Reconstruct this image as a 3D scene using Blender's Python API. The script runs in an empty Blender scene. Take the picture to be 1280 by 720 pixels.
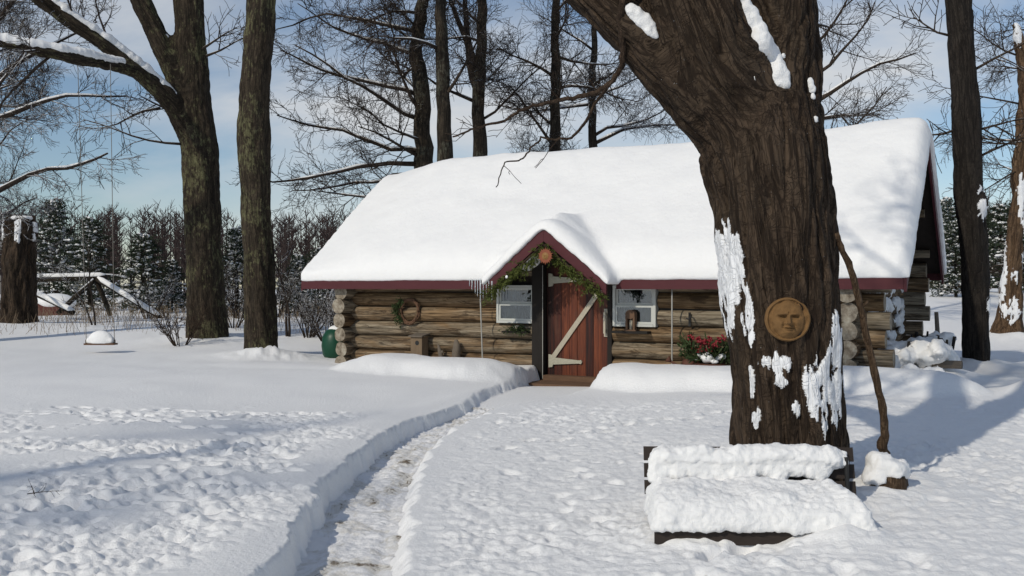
import bpy, math, random
import numpy as np
from mathutils import Vector, Matrix, Quaternion
from mathutils.bvhtree import BVHTree

random.seed(7)
R = math.radians
sc = bpy.context.scene
col = sc.collection

# ------------------------------------------------------------------ noise
_rs = np.random.RandomState(11)
_perm = np.tile(_rs.permutation(256), 3)
_g = _rs.normal(size=(256, 3)); _g /= np.linalg.norm(_g, axis=1)[:, None]

def noise3(x, y, z):
    x = np.asarray(x, float); y = np.asarray(y, float) + 0 * x; z = np.asarray(z, float) + 0 * x
    xi = np.floor(x).astype(int); yi = np.floor(y).astype(int); zi = np.floor(z).astype(int)
    xf, yf, zf = x - xi, y - yi, z - zi
    u = xf**3*(xf*(xf*6-15)+10); v = yf**3*(yf*(yf*6-15)+10); w = zf**3*(zf*(zf*6-15)+10)
    xi &= 255; yi &= 255; zi &= 255
    def gr(a, b, c):
        h = _perm[_perm[_perm[xi+a]+yi+b]+zi+c]
        g = _g[h]
        return g[..., 0]*(xf-a) + g[..., 1]*(yf-b) + g[..., 2]*(zf-c)
    def lp(t, a, b): return a + t*(b-a)
    return 1.6*lp(w, lp(v, lp(u, gr(0,0,0), gr(1,0,0)), lp(u, gr(0,1,0), gr(1,1,0))),
                  lp(v, lp(u, gr(0,0,1), gr(1,0,1)), lp(u, gr(0,1,1), gr(1,1,1))))

def fbm(x, y, z, o=3):
    s = 0; a = 1; f = 1
    for i in range(o):
        s = s + a*noise3(x*f+i*17.3, y*f+i*5.1, z*f+i*9.7); a *= .5; f *= 2.03
    return s

def sst(a, b, x):
    t = np.clip((np.asarray(x, float)-a)/(b-a), 0, 1); return t*t*(3-2*t)

# ------------------------------------------------------------------ mesh helpers
class Pieces:
    """several loose pieces, each built as an object of its own when they are few"""
    def __init__(s): s.l = []
    def tube(s, *a, **k): m = MB(); m.tube(*a, **k); s.l.append(m)
    def build(s, name, mats, parent=None, smooth=False):
        if len(s.l) > 60:
            m = MB()
            for q in s.l: m.add(q.v, q.f)
            return m.build(name, mats, parent, smooth)
        for q in s.l: q.build(name, mats, parent, smooth)

class MB:
    def __init__(s): s.v = []; s.f = []; s.m = []
    def add(s, vs, fs, mi=0):
        o = len(s.v); s.v.extend([tuple(p) for p in vs])
        for f in fs: s.f.append(tuple(i+o for i in f)); s.m.append(mi)
    def box(s, x0, x1, y0, y1, z0, z1, mi=0):
        s.add([(x0,y0,z0),(x1,y0,z0),(x1,y1,z0),(x0,y1,z0),(x0,y0,z1),(x1,y0,z1),(x1,y1,z1),(x0,y1,z1)],
              [(0,3,2,1),(4,5,6,7),(0,1,5,4),(1,2,6,5),(2,3,7,6),(3,0,4,7)], mi)
    def prism(s, poly, d, mi=0):
        """poly: list of 3d points (planar), d: extrusion vector"""
        n = len(poly); a = [Vector(p) for p in poly]; d = Vector(d)
        s.add(a + [p+d for p in a], [tuple(range(n))[::-1], tuple(range(n, 2*n))] + [(i, (i+1) % n, n+(i+1) % n, n+i) for i in range(n)], mi)
    def tube(s, pts, rad, sides=8, mi=0, capmi=None, flat=1.0, rn=None):
        pts = [Vector(p) for p in pts]; n = len(pts)
        o = len(s.v)
        d0 = (pts[1]-pts[0]).normalized()
        ref = Vector((0,0,1)) if abs(d0.z) < .9 else Vector((0,1,0))
        a = d0.cross(ref).normalized()
        cs = [(math.cos(2*math.pi*k/sides), math.sin(2*math.pi*k/sides)) for k in range(sides)]
        for i in range(n):
            if i == 0: d = d0
            elif i == n-1: d = pts[i]-pts[i-1]
            else: d = pts[i+1]-pts[i-1]
            if d.length < 1e-9: d = d0
            d = d.normalized()
            a = a - d*a.dot(d)
            if a.length < 1e-6: a = d.orthogonal()
            a.normalize(); b = a.cross(d)
            r = rad[i] if hasattr(rad, '__len__') else rad
            p = pts[i]
            for k, (c, q) in enumerate(cs):
                rr = r if rn is None else r*rn(i, k)
                s.v.append((p.x+(a.x*c+b.x*q*flat)*rr, p.y+(a.y*c+b.y*q*flat)*rr, p.z+(a.z*c+b.z*q*flat)*rr))
        for i in range(n-1):
            for k in range(sides):
                k2 = (k+1) % sides
                s.f.append((o+i*sides+k, o+i*sides+k2, o+(i+1)*sides+k2, o+(i+1)*sides+k)); s.m.append(mi)
        cm = mi if capmi is None else capmi
        s.f.append(tuple(o+k for k in range(sides))[::-1]); s.m.append(cm)
        s.f.append(tuple(o+(n-1)*sides+k for k in range(sides))); s.m.append(cm)
    def ico(s, c, r, sq=(1,1,1), jit=0, rng=random, mi=0):
        t = (1+5**.5)/2
        vs = [(-1,t,0),(1,t,0),(-1,-t,0),(1,-t,0),(0,-1,t),(0,1,t),(0,-1,-t),(0,1,-t),(t,0,-1),(t,0,1),(-t,0,-1),(-t,0,1)]
        l = (1+t*t)**.5
        fs = [(0,11,5),(0,5,1),(0,1,7),(0,7,10),(0,10,11),(1,5,9),(5,11,4),(11,10,2),(10,7,6),(7,1,8),(3,9,4),(3,4,2),(3,2,6),(3,6,8),(3,8,9),(4,9,5),(2,4,11),(6,2,10),(8,6,7),(9,8,1)]
        out = []
        for v in vs:
            k = r/l*(1+rng.uniform(-jit, jit))
            out.append((c[0]+v[0]*k*sq[0], c[1]+v[1]*k*sq[1], c[2]+v[2]*k*sq[2]))
        s.add(out, fs, mi)
    def sphere(s, c, rx, ry, rz, nu=16, nv=10, mi=0):
        vs = [(c[0], c[1], c[2]+rz)]
        for j in range(1, nv):
            th = math.pi*j/nv
            for i in range(nu):
                ph = 2*math.pi*i/nu
                vs.append((c[0]+rx*math.sin(th)*math.cos(ph), c[1]+ry*math.sin(th)*math.sin(ph), c[2]+rz*math.cos(th)))
        vs.append((c[0], c[1], c[2]-rz)); L = len(vs)-1
        fs = [(0, 1+i, 1+(i+1) % nu) for i in range(nu)]
        for j in range(nv-2):
            for i in range(nu):
                a = 1+j*nu+i; b = 1+j*nu+(i+1) % nu
                fs.append((a, a+nu, b+nu, b))
        o = 1+(nv-2)*nu
        fs += [(L, o+(i+1) % nu, o+i) for i in range(nu)]
        s.add(vs, fs, mi)
    def lathe(s, c, prof, n=24, mi=0):
        """prof list of (r,z)"""
        vs = []; fs = []
        for (r, z) in prof:
            for i in range(n):
                a = 2*math.pi*i/n; vs.append((c[0]+r*math.cos(a), c[1]+r*math.sin(a), c[2]+z))
        for j in range(len(prof)-1):
            for i in range(n):
                fs.append((j*n+i, j*n+(i+1) % n, (j+1)*n+(i+1) % n, (j+1)*n+i))
        fs.append(tuple(range(n))[::-1]); fs.append(tuple((len(prof)-1)*n+i for i in range(n)))
        s.add(vs, fs, mi)
    def build(s, name, mats, parent=None, smooth=False):
        me = bpy.data.meshes.new(name); me.from_pydata(s.v, [], s.f)
        return link(name, me, mats, parent, smooth, s.m)

def link(name, me, mats, parent=None, smooth=False, mi=None):
    if not isinstance(mats, (list, tuple)): mats = [mats]
    for m in mats: me.materials.append(m)
    if mi is not None and len(mats) > 1: me.polygons.foreach_set('material_index', mi)
    if smooth: me.polygons.foreach_set('use_smooth', [True]*len(me.polygons))
    me.update()
    o = bpy.data.objects.new(name, me); col.objects.link(o)
    if parent: o.parent = parent
    return o

def np_mesh(name, V, F, mats, parent=None, smooth=True):
    """V (n,3) F (m,4) arrays"""
    me = bpy.data.meshes.new(name)
    V = np.asarray(V, np.float32); F = np.asarray(F, np.int32); k = F.shape[1]
    me.vertices.add(len(V)); me.vertices.foreach_set('co', V.ravel())
    me.loops.add(F.size); me.loops.foreach_set('vertex_index', F.ravel())
    me.polygons.add(len(F)); me.polygons.foreach_set('loop_start', np.arange(0, F.size, k, dtype=np.int32))
    me.update(calc_edges=True); me.validate()
    return link(name, me, mats, parent, smooth)

def remesh(mb_list, voxel, it=4, fac=.5):
    """union of closed shells -> (V, N, F) arrays of a smooth quad surface"""
    V = []; F = []
    for m in mb_list:
        o = len(V); V += m.v; F += [tuple(i+o for i in f) for f in m.f]
    me = bpy.data.meshes.new('tmp'); me.from_pydata(V, [], F)
    ob = bpy.data.objects.new('tmp', me); col.objects.link(ob)
    md = ob.modifiers.new('r', 'REMESH'); md.mode = 'VOXEL'; md.voxel_size = voxel
    if it:
        s = ob.modifiers.new('s', 'SMOOTH'); s.factor = fac; s.iterations = it
    dg = bpy.context.evaluated_depsgraph_get(); dg.update()
    m2 = bpy.data.meshes.new_from_object(ob.evaluated_get(dg))
    n = len(m2.vertices); co = np.empty(n*3, np.float32); m2.vertices.foreach_get('co', co)
    no = np.empty(n*3, np.float32); m2.vertices.foreach_get('normal', no)
    fl = np.empty(len(m2.loops), np.int32); m2.loops.foreach_get('vertex_index', fl)
    bpy.data.objects.remove(ob); bpy.data.meshes.remove(me)
    quads = fl.reshape(-1, 4); bpy.data.meshes.remove(m2)
    return co.reshape(-1, 3), no.reshape(-1, 3), quads

def split_mesh(name, V, F, mats, parent, minv=24):
    lab = np.arange(len(V))
    while True:
        m = lab[F].min(1); new = lab.copy()
        for k in range(F.shape[1]): np.minimum.at(new, F[:, k], m)
        new = new[new]
        if (new == lab).all(): break
        lab = new
    for l in np.unique(lab):
        idx = np.nonzero(lab == l)[0]
        if len(idx) < minv: continue
        mp = np.full(len(V), -1); mp[idx] = np.arange(len(idx)); np_mesh(name, V[idx], mp[F[lab[F[:, 0]] == l]], mats, parent)

def tag(o, label, cat, group=None):
    o['label'] = label; o['category'] = cat
    if group: o['group'] = group
    return o
def thing(name, label, cat, loc=(0,0,0), rz=0, group=None):
    o = bpy.data.objects.new(name, None); col.objects.link(o); o.empty_display_size = .2
    o.location = loc; o.rotation_euler = (0,0,rz)
    return tag(o, label, cat, group)
def dup(root, loc, rz, scale=1.0, label=None):
    r = root.copy(); col.objects.link(r); r.location = loc; r.rotation_euler = (0,0,rz); r.scale = (scale,)*3
    if label: r['label'] = label
    for ch in list(root.children):
        c = ch.copy(); col.objects.link(c); c.parent = r
        for g in ch.children:
            d = g.copy(); col.objects.link(d); d.parent = c
    return r

# ------------------------------------------------------------------ camera model (pixels of the 1280x720 photo)
FPX, HC = 1200.0, 1.45
def P(px, py, D): return Vector(((px-640)/FPX*D, D, HC-(py-360)/FPX*D))

# ------------------------------------------------------------------ materials
class NT:
    def __init__(s, name):
        s.m = bpy.data.materials.new(name); s.m.use_nodes = True; s.t = s.m.node_tree
        s.b = s.t.nodes['Principled BSDF']; s.out = s.t.nodes['Material Output']
    def n(s, typ, _props=None, **kw):
        nd = s.t.nodes.new(typ)
        for k, v in (_props or {}).items(): setattr(nd, k, v)
        for k, v in kw.items():
            key = int(k[1:]) if k[0] == 'i' and k[1:].isdigit() else k.replace('_', ' ')
            s.set(nd.inputs[key], v)
        return nd
    def set(s, inp, v):
        if isinstance(v, bpy.types.NodeSocket): s.t.links.new(v, inp)
        elif isinstance(v, bpy.types.Node): s.t.links.new(v.outputs[0], inp)
        else: inp.default_value = v
    def p(s, **kw):
        for k, v in kw.items(): s.set(s.b.inputs[k.replace('_', ' ')], v)
    def noise(s, vec, scale, detail=4, rough=.55, dist=0):
        return s.n('ShaderNodeTexNoise', Vector=vec, Scale=scale, Detail=detail, Roughness=rough, Distortion=dist).outputs[0]
    def coords(s, kind='Object', scale=(1,1,1)):
        tc = s.n('ShaderNodeTexCoord').outputs[kind]
        mp = s.n('ShaderNodeMapping', Vector=tc, Scale=scale)
        return mp.outputs[0]
    def ramp(s, fac, stops):
        r = s.n('ShaderNodeValToRGB', Fac=fac); e = r.color_ramp.elements
        while len(e) < len(stops): e.new(.5)
        for el, (p, c) in zip(e, stops):
            el.position = p; el.color = (*c, 1) if len(c) == 3 else c
        return r.outputs[0]
    def mixc(s, fac, a, b):
        m = s.n('ShaderNodeMix', {'data_type': 'RGBA'})
        s.set(m.inputs[0], fac)
        for i, v in ((6, a), (7, b)):
            s.set(m.inputs[i], (*v, 1) if isinstance(v, tuple) and len(v) == 3 else v)
        return m.outputs[2]
    def math(s, op, a, b=0., c=None):
        m = s.n('ShaderNodeMath', {'operation': op}); s.set(m.inputs[0], a); s.set(m.inputs[1], b)
        if c is not None: s.set(m.inputs[2], c)
        return m.outputs[0]
    def sm(s, v, a, b):
        m = s.n('ShaderNodeMapRange', {'interpolation_type': 'SMOOTHSTEP'}, Value=v)
        m.inputs[1].default_value = a; m.inputs[2].default_value = b
        return m.outputs[0]
    def bump(s, h, strength=.5, dist=.02, normal=None):
        b = s.n('ShaderNodeBump', Strength=strength, Distance=dist, Height=h)
        if normal is not None: s.set(b.inputs['Normal'], normal)
        return b.outputs[0]

SNOWC = (.84, .85, .87)
def m_snow(name='snow', big=1.0):
    t = NT(name); c = t.coords()
    a = t.noise(c, 26*big, 5, .65); b = t.noise(c, 130*big, 3, .6)
    h = t.math('MULTIPLY_ADD', b, .35, a)
    t.p(Base_Color=t.mixc(t.noise(c, 3, 3), (.82,.82,.825), (.87,.868,.862)), Roughness=.62, Normal=t.bump(h, .55, .022))
    t.b.inputs['Specular IOR Level'].default_value = .25
    return t.m

def upsnow(t, basecol, lo, hi, seedscale, basebump=None, amount=.5):
    """snow that lies on the upward faces, broken by noise"""
    g = t.n('ShaderNodeNewGeometry')
    sx = t.n('ShaderNodeSeparateXYZ', Vector=g.outputs['Normal'])
    n = t.noise(t.coords(), seedscale, 3)
    v = t.math('ADD', sx.outputs[2], t.math('MULTIPLY_ADD', n, amount*2, -amount))
    f = t.sm(v, lo, hi)
    return t.mixc(f, basecol, (.82,.83,.86)), f

def m_bark(name, dark, light, lichen=None, attr=False, snowattr=False, top=None, scale=1.0, bumps=.8):
    t = NT(name)
    if attr: c0 = t.n('ShaderNodeAttribute', {'attribute_name': 'bc'}).outputs['Vector']
    else: c0 = t.coords()
    mp = t.n('ShaderNodeMapping', Vector=c0, Scale=(scale, scale, scale*.16)).outputs[0]
    w = t.noise(mp, 9, 5, .62, .5); f = t.noise(mp, 30, 5, .7, .3)
    mp2 = t.n('ShaderNodeMapping', Vector=c0, Scale=(scale, scale, scale*.3)).outputs[0]
    big = t.noise(mp2, 2.6, 5, .7)
    mp3 = t.n('ShaderNodeMapping', Vector=c0, Scale=(scale, scale, scale*.11)).outputs[0]
    k1 = t.math('ABSOLUTE', t.math('SUBTRACT', t.noise(mp3, 10, 4, .6, .9), .5)); k2 = t.math('ABSOLUTE', t.math('SUBTRACT', t.noise(mp, 24, 3, .6, .6), .5))
    mp4 = t.n('ShaderNodeMapping', Vector=c0, Scale=(scale*.6, scale*.6, scale)).outputs[0]
    k3 = t.math('ABSOLUTE', t.math('SUBTRACT', t.noise(mp4, 7, 3, .6, 1.2), .5))
    crack = t.math('MULTIPLY', t.math('MULTIPLY_ADD', t.sm(k3, .0, .03), .5, .5), t.math('MULTIPLY', t.sm(k1, .0, .055), t.math('MULTIPLY_ADD', t.sm(k2, .0, .06), .55, .45)))
    mixf = t.math('MULTIPLY_ADD', f, .55, t.math('MULTIPLY', w, .6))
    cc = t.ramp(mixf, [(.38, dark), (.55, tuple((a+b)/2 for a, b in zip(dark, light))), (.72, light)])
    cc = t.mixc(t.math('MULTIPLY', t.sm(big, .5, .72), .6), cc, tuple(l*.62+.004 for l in light))
    tn = t.sm(t.noise(c0, 1.6, 4, .6), .4, .65)
    cc = t.mixc(t.math('MULTIPLY', tn, .5), cc, t.mixc(.5, cc, (light[0]*.62, light[1]*.72, light[2]*.72)))
    cc = t.mixc(t.math('MULTIPLY_ADD', crack, .85, .15), tuple(d*.6 for d in dark), cc)
    cc = t.mixc(t.math('MULTIPLY', t.noise(c0, 55, 4, .75), .5), cc, tuple(d*1.2 for d in dark))
    if lichen:
        ln = t.noise(t.n('ShaderNodeMapping', Vector=c0, Scale=(1,1,.55)).outputs[0], 12, 7, .75, .3)
        l2 = t.noise(c0, 1.1, 3)
        lf = t.sm(t.math('MULTIPLY_ADD', l2, .75, ln), .895, .99)
        lf = t.math('MULTIPLY', lf, t.math('MULTIPLY_ADD', crack, .8, .2))
        cc = t.mixc(t.math('MULTIPLY', lf, .75), cc, t.mixc(t.noise(c0, 30, 4, .7), lichen, tuple(x*.45 for x in lichen)))
    if top:
        cc, _ = upsnow(t, cc, top[0], top[1], top[2])
    if snowattr:
        s = t.n('ShaderNodeAttribute', {'attribute_name': 'snowm'}).outputs['Fac']
        sn = t.noise(c0, 60, 4, .7)
        sf = t.sm(t.math('ADD', s, t.math('MULTIPLY_ADD', sn, 2.0, -1.0)), .36, .62)
        cc = t.mixc(sf, cc, (.83,.84,.86))
        h = t.math('ADD', t.math('MULTIPLY', mixf, t.math('MULTIPLY_ADD', sf, -.6, 1.)), t.math('MULTIPLY', sf, .35))
    else: h = mixf
    h = t.math('MULTIPLY_ADD', crack, .35, h)
    t.p(Base_Color=cc, Roughness=.9, Normal=t.bump(h, bumps, .03))
    t.b.inputs['Specular IOR Level'].default_value = .15
    return t.m

def m_plain(name, c, rough=.6, var=.25, scale=12, metal=0, bump=.2, stretch=(1,1,1), spec=.3):
    t = NT(name); co = t.coords(scale=stretch)
    n = t.noise(co, scale, 5, .6)
    t.p(Base_Color=t.mixc(n, tuple(x*(1-var) for x in c), tuple(min(1, x*(1+var)) for x in c)), Roughness=rough, Metallic=metal, Normal=t.bump(n, bump, .01))
    t.b.inputs['Specular IOR Level'].default_value = spec
    return t.m

def m_log(name='log_wood', axis=0, dull=1.0):
    t = NT(name)
    st = [(7,7,7)] ; s = [16,16,16]; s[axis] = .8
    oi = t.n('ShaderNodeObjectInfo').outputs['Random']
    tc = t.n('ShaderNodeTexCoord').outputs['Object']
    off = t.n('ShaderNodeCombineXYZ', X=t.math('MULTIPLY', oi, 31.), Y=t.math('MULTIPLY', oi, 17.), Z=0.).outputs[0]
    v = t.n('ShaderNodeVectorMath', {'operation': 'ADD'}); t.set(v.inputs[0], tc); t.set(v.inputs[1], off)
    c = t.n('ShaderNodeMapping', Vector=v.outputs[0], Scale=tuple(s)).outputs[0]
    s2 = [3.,3.,3.]; s2[axis] = .55
    cb = t.n('ShaderNodeMapping', Vector=v.outputs[0], Scale=tuple(s2)).outputs[0]
    g = t.noise(c, 1.6, 7, .68, .6); b = t.noise(cb, 1.5, 5, .65, .8)
    brown = t.ramp(g, [(.3, (.02,.012,.007)), (.49, (.14,.088,.046)), (.70, (.38,.255,.14))])
    grey = t.ramp(g, [(.3, (.035,.027,.02)), (.49, (.2,.165,.118)), (.70, (.44,.375,.28))])
    k = t.sm(t.math('MULTIPLY_ADD', oi, .5, b), .55, .95)
    cc = t.mixc(k, brown, grey)
    cc = t.mixc(t.sm(t.noise(cb, 3.2, 6, .7, 1.), .52, .62), cc, t.mixc(.7, cc, (.03,.017,.009)))
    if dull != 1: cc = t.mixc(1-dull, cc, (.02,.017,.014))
    t.p(Base_Color=cc, Roughness=.85, Normal=t.bump(g, .8, .03)); t.b.inputs['Specular IOR Level'].default_value = .2
    return t.m

def m_end():
    t = NT('log_end_grain'); c = t.coords()
    n = t.noise(c, 9, 5, .7); 
    t.p(Base_Color=t.ramp(n, [(.3, (.08,.06,.04)), (.5, (.24,.2,.15)), (.7, (.4,.37,.3))]), Roughness=.9, Normal=t.bump(n, .5, .02))
    return t.m

def m_door():
    t = NT('door_wood'); tc = t.n('ShaderNodeTexCoord').outputs['Object']
    sx = t.n('ShaderNodeSeparateXYZ', Vector=tc)
    idx = t.math('FLOOR', t.math('DIVIDE', sx.outputs[0], .157))
    wn = t.n('ShaderNodeTexWhiteNoise', {'noise_dimensions': '1D'}); t.set(wn.inputs['W'], idx)
    c = t.n('ShaderNodeMapping', Vector=tc, Scale=(26,26,1.4)).outputs[0]
    g = t.noise(c, 1.2, 6, .65, .5); b = t.noise(t.n('ShaderNodeMapping', Vector=tc, Scale=(2.5,2.5,.8)).outputs[0], 1.6, 3)
    f = t.math('ADD', t.math('MULTIPLY', g, .7), t.math('MULTIPLY_ADD', wn.outputs[0], .35, -.05))
    cc = t.ramp(f, [(.28, (.014,.005,.004)), (.5, (.07,.015,.007)), (.78, (.21,.056,.02))])
    cc = t.mixc(t.sm(b, .55, .75), cc, (.09,.035,.02))
    t.p(Base_Color=cc, Roughness=.55, Normal=t.bump(g, .4, .01)); t.b.inputs['Specular IOR Level'].default_value = .3
    return t.m

def m_needles(name, a, b, snow=None):
    t = NT(name); c = t.coords(); n = t.noise(c, 9, 3)
    cc = t.mixc(n, a, b)
    t.p(Base_Color=cc, Roughness=.7); t.b.inputs['Specular IOR Level'].default_value = .2
    return t.m

def m_path():
    t = NT('packed_path'); c = t.coords('Object')
    a = t.noise(c, 18, 6, .7); b = t.noise(t.n('ShaderNodeMapping', Vector=c, Scale=(1.3,.85,1)).outputs[0], 2.3, 6, .72, .8)
    grass = t.ramp(t.noise(c, 60, 4, .7), [(.35, (.05,.03,.014)), (.6, (.16,.105,.05)), (.78, (.34,.27,.17))])
    f = t.sm(b, .585, .66)
    cc = t.mixc(t.math('MULTIPLY', f, .9), t.mixc(t.sm(b, .46, .6), (.8,.8,.81), (.64,.62,.58)), grass)
    t.p(Base_Color=cc, Roughness=.75, Normal=t.bump(a, .6, .03)); t.b.inputs['Specular IOR Level'].default_value = .2
    return t.m

def m_glass():
    t = NT('window_glass')
    gl = t.n('ShaderNodeBsdfGlossy', Roughness=.03, Color=(.9,.95,1,1)); tr = t.n('ShaderNodeBsdfTransparent', Color=(.62,.66,.66,1))
    fr = t.n('ShaderNodeFresnel', IOR=1.5)
    mx = t.n('ShaderNodeMixShader', Fac=t.math('ADD', fr.outputs[0], .06)); t.set(mx.inputs[1], tr.outputs[0]); t.set(mx.inputs[2], gl.outputs[0])
    t.set(t.out.inputs[0], mx.outputs[0])
    return t.m

def m_ice():
    t = NT('ice'); t.p(Base_Color=(.8,.86,.9,1), Roughness=.12, IOR=1.31)
    t.b.inputs['Transmission Weight'].default_value = .55
    return t.m

M = dict(
    snow=m_snow(), roofsnow=m_snow('roof_snow', .5),
    bark_big=m_bark('maple_bark', (.017,.011,.0075), (.115,.08,.054), None, attr=True, snowattr=True, bumps=.9),
    bark_left=m_bark('lichen_bark', (.014,.0105,.0075), (.095,.072,.05), (.2,.195,.1), attr=True, scale=.8),
    bark_stub=m_bark('weathered_trunk', (.012,.009,.007), (.11,.075,.05), None, attr=True, snowattr=True, scale=.8),
    bark_snag=m_bark('split_trunk', (.04,.024,.015), (.24,.15,.088), None, attr=True, snowattr=True, scale=.9),
    bark_dark=m_bark('dark_bark', (.011,.009,.008), (.052,.042,.034), None, attr=True, snowattr=True, scale=.8),
    bark_far=m_bark('far_bark', (.014,.011,.0085), (.085,.066,.048), (.16,.16,.12), scale=.7, top=(.7,.9,1.2)),
    twig=m_bark('twig_bark', (.03,.022,.017), (.12,.088,.067), None, scale=1.2, top=(.86,1.02,.9)),
    twig_snowy=m_bark('snowy_twig_bark', (.026,.02,.017), (.105,.08,.063), None, scale=1.2, top=(.45,.66,.8)),
    twig_plain=m_bark('bare_twig_bark', (.03,.02,.014), (.12,.08,.055), None, scale=1.2),
    wood_stick=m_bark('stick_bark', (.05,.03,.018), (.21,.14,.088), None, scale=2.5),
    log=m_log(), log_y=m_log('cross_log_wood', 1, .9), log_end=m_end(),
    dark=m_plain('dark_wood', (.016,.013,.011), .8, .4, 10, stretch=(1,1,.2)),
    soffit=m_plain('soffit_boards', (.03,.022,.017), .85, .4, 10),
    maroon=m_plain('maroon_paint', (.075,.018,.022), .6, .2, 9, stretch=(.3,1,1), spec=.25),
    door=m_door(), pale=m_plain('pale_painted_wood', (.42,.38,.3), .6, .2, 20),
    iron_pale=m_plain('weathered_pale_iron', (.4,.38,.3), .5, .3, 25),
    iron=m_plain('black_iron', (.02,.02,.02), .5, .3),
    white=m_plain('white_frame_paint', (.5,.51,.48), .5, .08, 12),
    glass=m_glass(), curtain=m_plain('curtain_cloth', (.13,.135,.125), .9, .25, 5, stretch=(6,1,.5)),
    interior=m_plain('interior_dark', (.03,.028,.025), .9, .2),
    step=m_plain('step_wood', (.13,.075,.045), .8, .45, 14, stretch=(.25,1,1)),
    bench=m_plain('bench_wood', (.03,.022,.018), .75, .4, 14, stretch=(.25,1,1)),
    clay=m_plain('ochre_clay', (.165,.09,.034), .9, .5, 16, bump=.6),
    copper=m_plain('copper_sun', (.22,.065,.03), .6, .3, 12), gold=m_plain('gold_paint', (.25,.13,.04), .5, .2),
    garland=m_needles('garland_needles', (.035,.05,.01), (.11,.125,.028)),
    pine=m_needles('pine_needles', (.012,.022,.012), (.04,.055,.03)),
    leafy=m_needles('evergreen_sprig', (.02,.035,.012), (.06,.085,.03)),
    berry=m_plain('red_berries', (.2,.016,.022), .4, .3), 
    straw=m_plain('twig_wreath', (.12,.065,.038), .85, .4, 22),
    box=m_plain('birdhouse_wood', (.17,.12,.075), .85, .3, 14, stretch=(1,1,.2)),
    driftwood=m_plain('driftwood', (.14,.115,.09), .9, .4, 14),
    green=m_plain('green_plastic', (.008,.055,.03), .4, .2), rust=m_plain('rusty_metal', (.1,.04,.025), .7, .4),
    rope=m_plain('rope', (.17,.155,.135), .9, .3), polew=m_plain('pale_pole', (.36,.35,.32), .6, .15),
    ice=m_ice(), path=m_path(), dry=m_plain('dry_grass', (.2,.15,.1), .9, .4, 3),
    farw=m_plain('far_wood_bark', (.045,.031,.028), .95, .35, .5, bump=0), redwood=m_plain('red_stained_wood', (.1,.035,.028), .8, .3),
)

# ------------------------------------------------------------------ ground height
TH = R(29); U = (math.cos(TH), -math.sin(TH)); NV = (math.sin(TH), math.cos(TH))
CX, CY = 5.33, 15.05; LEN, WID = 9.86, 5.1
def cw(x, n, z): return Vector((CX+U[0]*x+NV[0]*n, CY+U[1]*x+NV[1]*n, z))      # cabin local -> world
def wl(px, py, n=0.):                                                          # pixel on the plane at depth n -> cabin local x, z
    k = (px-640)/FPX
    s = (CX+NV[0]*n - k*(CY+NV[1]*n))/(U[0]-k*U[1])
    D = CY+NV[1]*n - U[1]*s
    return -s, HC-(py-360)/FPX*D

PATH = np.array([(-1.05,-1.),(-1.0,3.2),(-1.0,5.67),(-1.12,7.29),(-1.13,8.33),(-1.09,9.5),(-.92,11.),(-.42,12.9),(.1,14.4),(.75,15.8),(1.15,17.3)])
def _catmull(p, m=14):
    out = []
    for i in range(len(p)-1):
        p0 = p[max(i-1,0)]; p1 = p[i]; p2 = p[i+1]; p3 = p[min(i+2,len(p)-1)]
        for t in np.linspace(0, 1, m, endpoint=False):
            out.append(.5*((2*p1)+(-p0+p2)*t+(2*p0-5*p1+4*p2-p3)*t*t+(-p0+3*p1-3*p2+p3)*t**3))
    out.append(p[-1]); return np.array(out)
PC = _catmull(PATH)
def path_dist(x, y):
    best = np.full(x.shape, 1e9); sg = np.zeros(x.shape)
    for i in range(len(PC)-1):
        a = PC[i]; d = PC[i+1]-a; L2 = d@d
        t = np.clip(((x-a[0])*d[0]+(y-a[1])*d[1])/L2, 0, 1)
        ex = x-a[0]-t*d[0]; ey = y-a[1]-t*d[1]; q = ex*ex+ey*ey
        m = q < best
        best = np.where(m, q, best); sg = np.where(m, np.sign(ex*d[1]-ey*d[0]), sg)
    return np.sqrt(best), sg      # sg>0: right of the path

def capsule(x, y, a, b, w):
    d = (b[0]-a[0], b[1]-a[1]); L2 = d[0]**2+d[1]**2+1e-9
    t = np.clip(((x-a[0])*d[0]+(y-a[1])*d[1])/L2, 0, 1)
    return np.sqrt((x-a[0]-t*d[0])**2+(y-a[1]-t*d[1])**2)/w
def dome(q, p=2.0): return np.clip(1-np.clip(q,0,1)**p, 0, 1)**1.3

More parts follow.
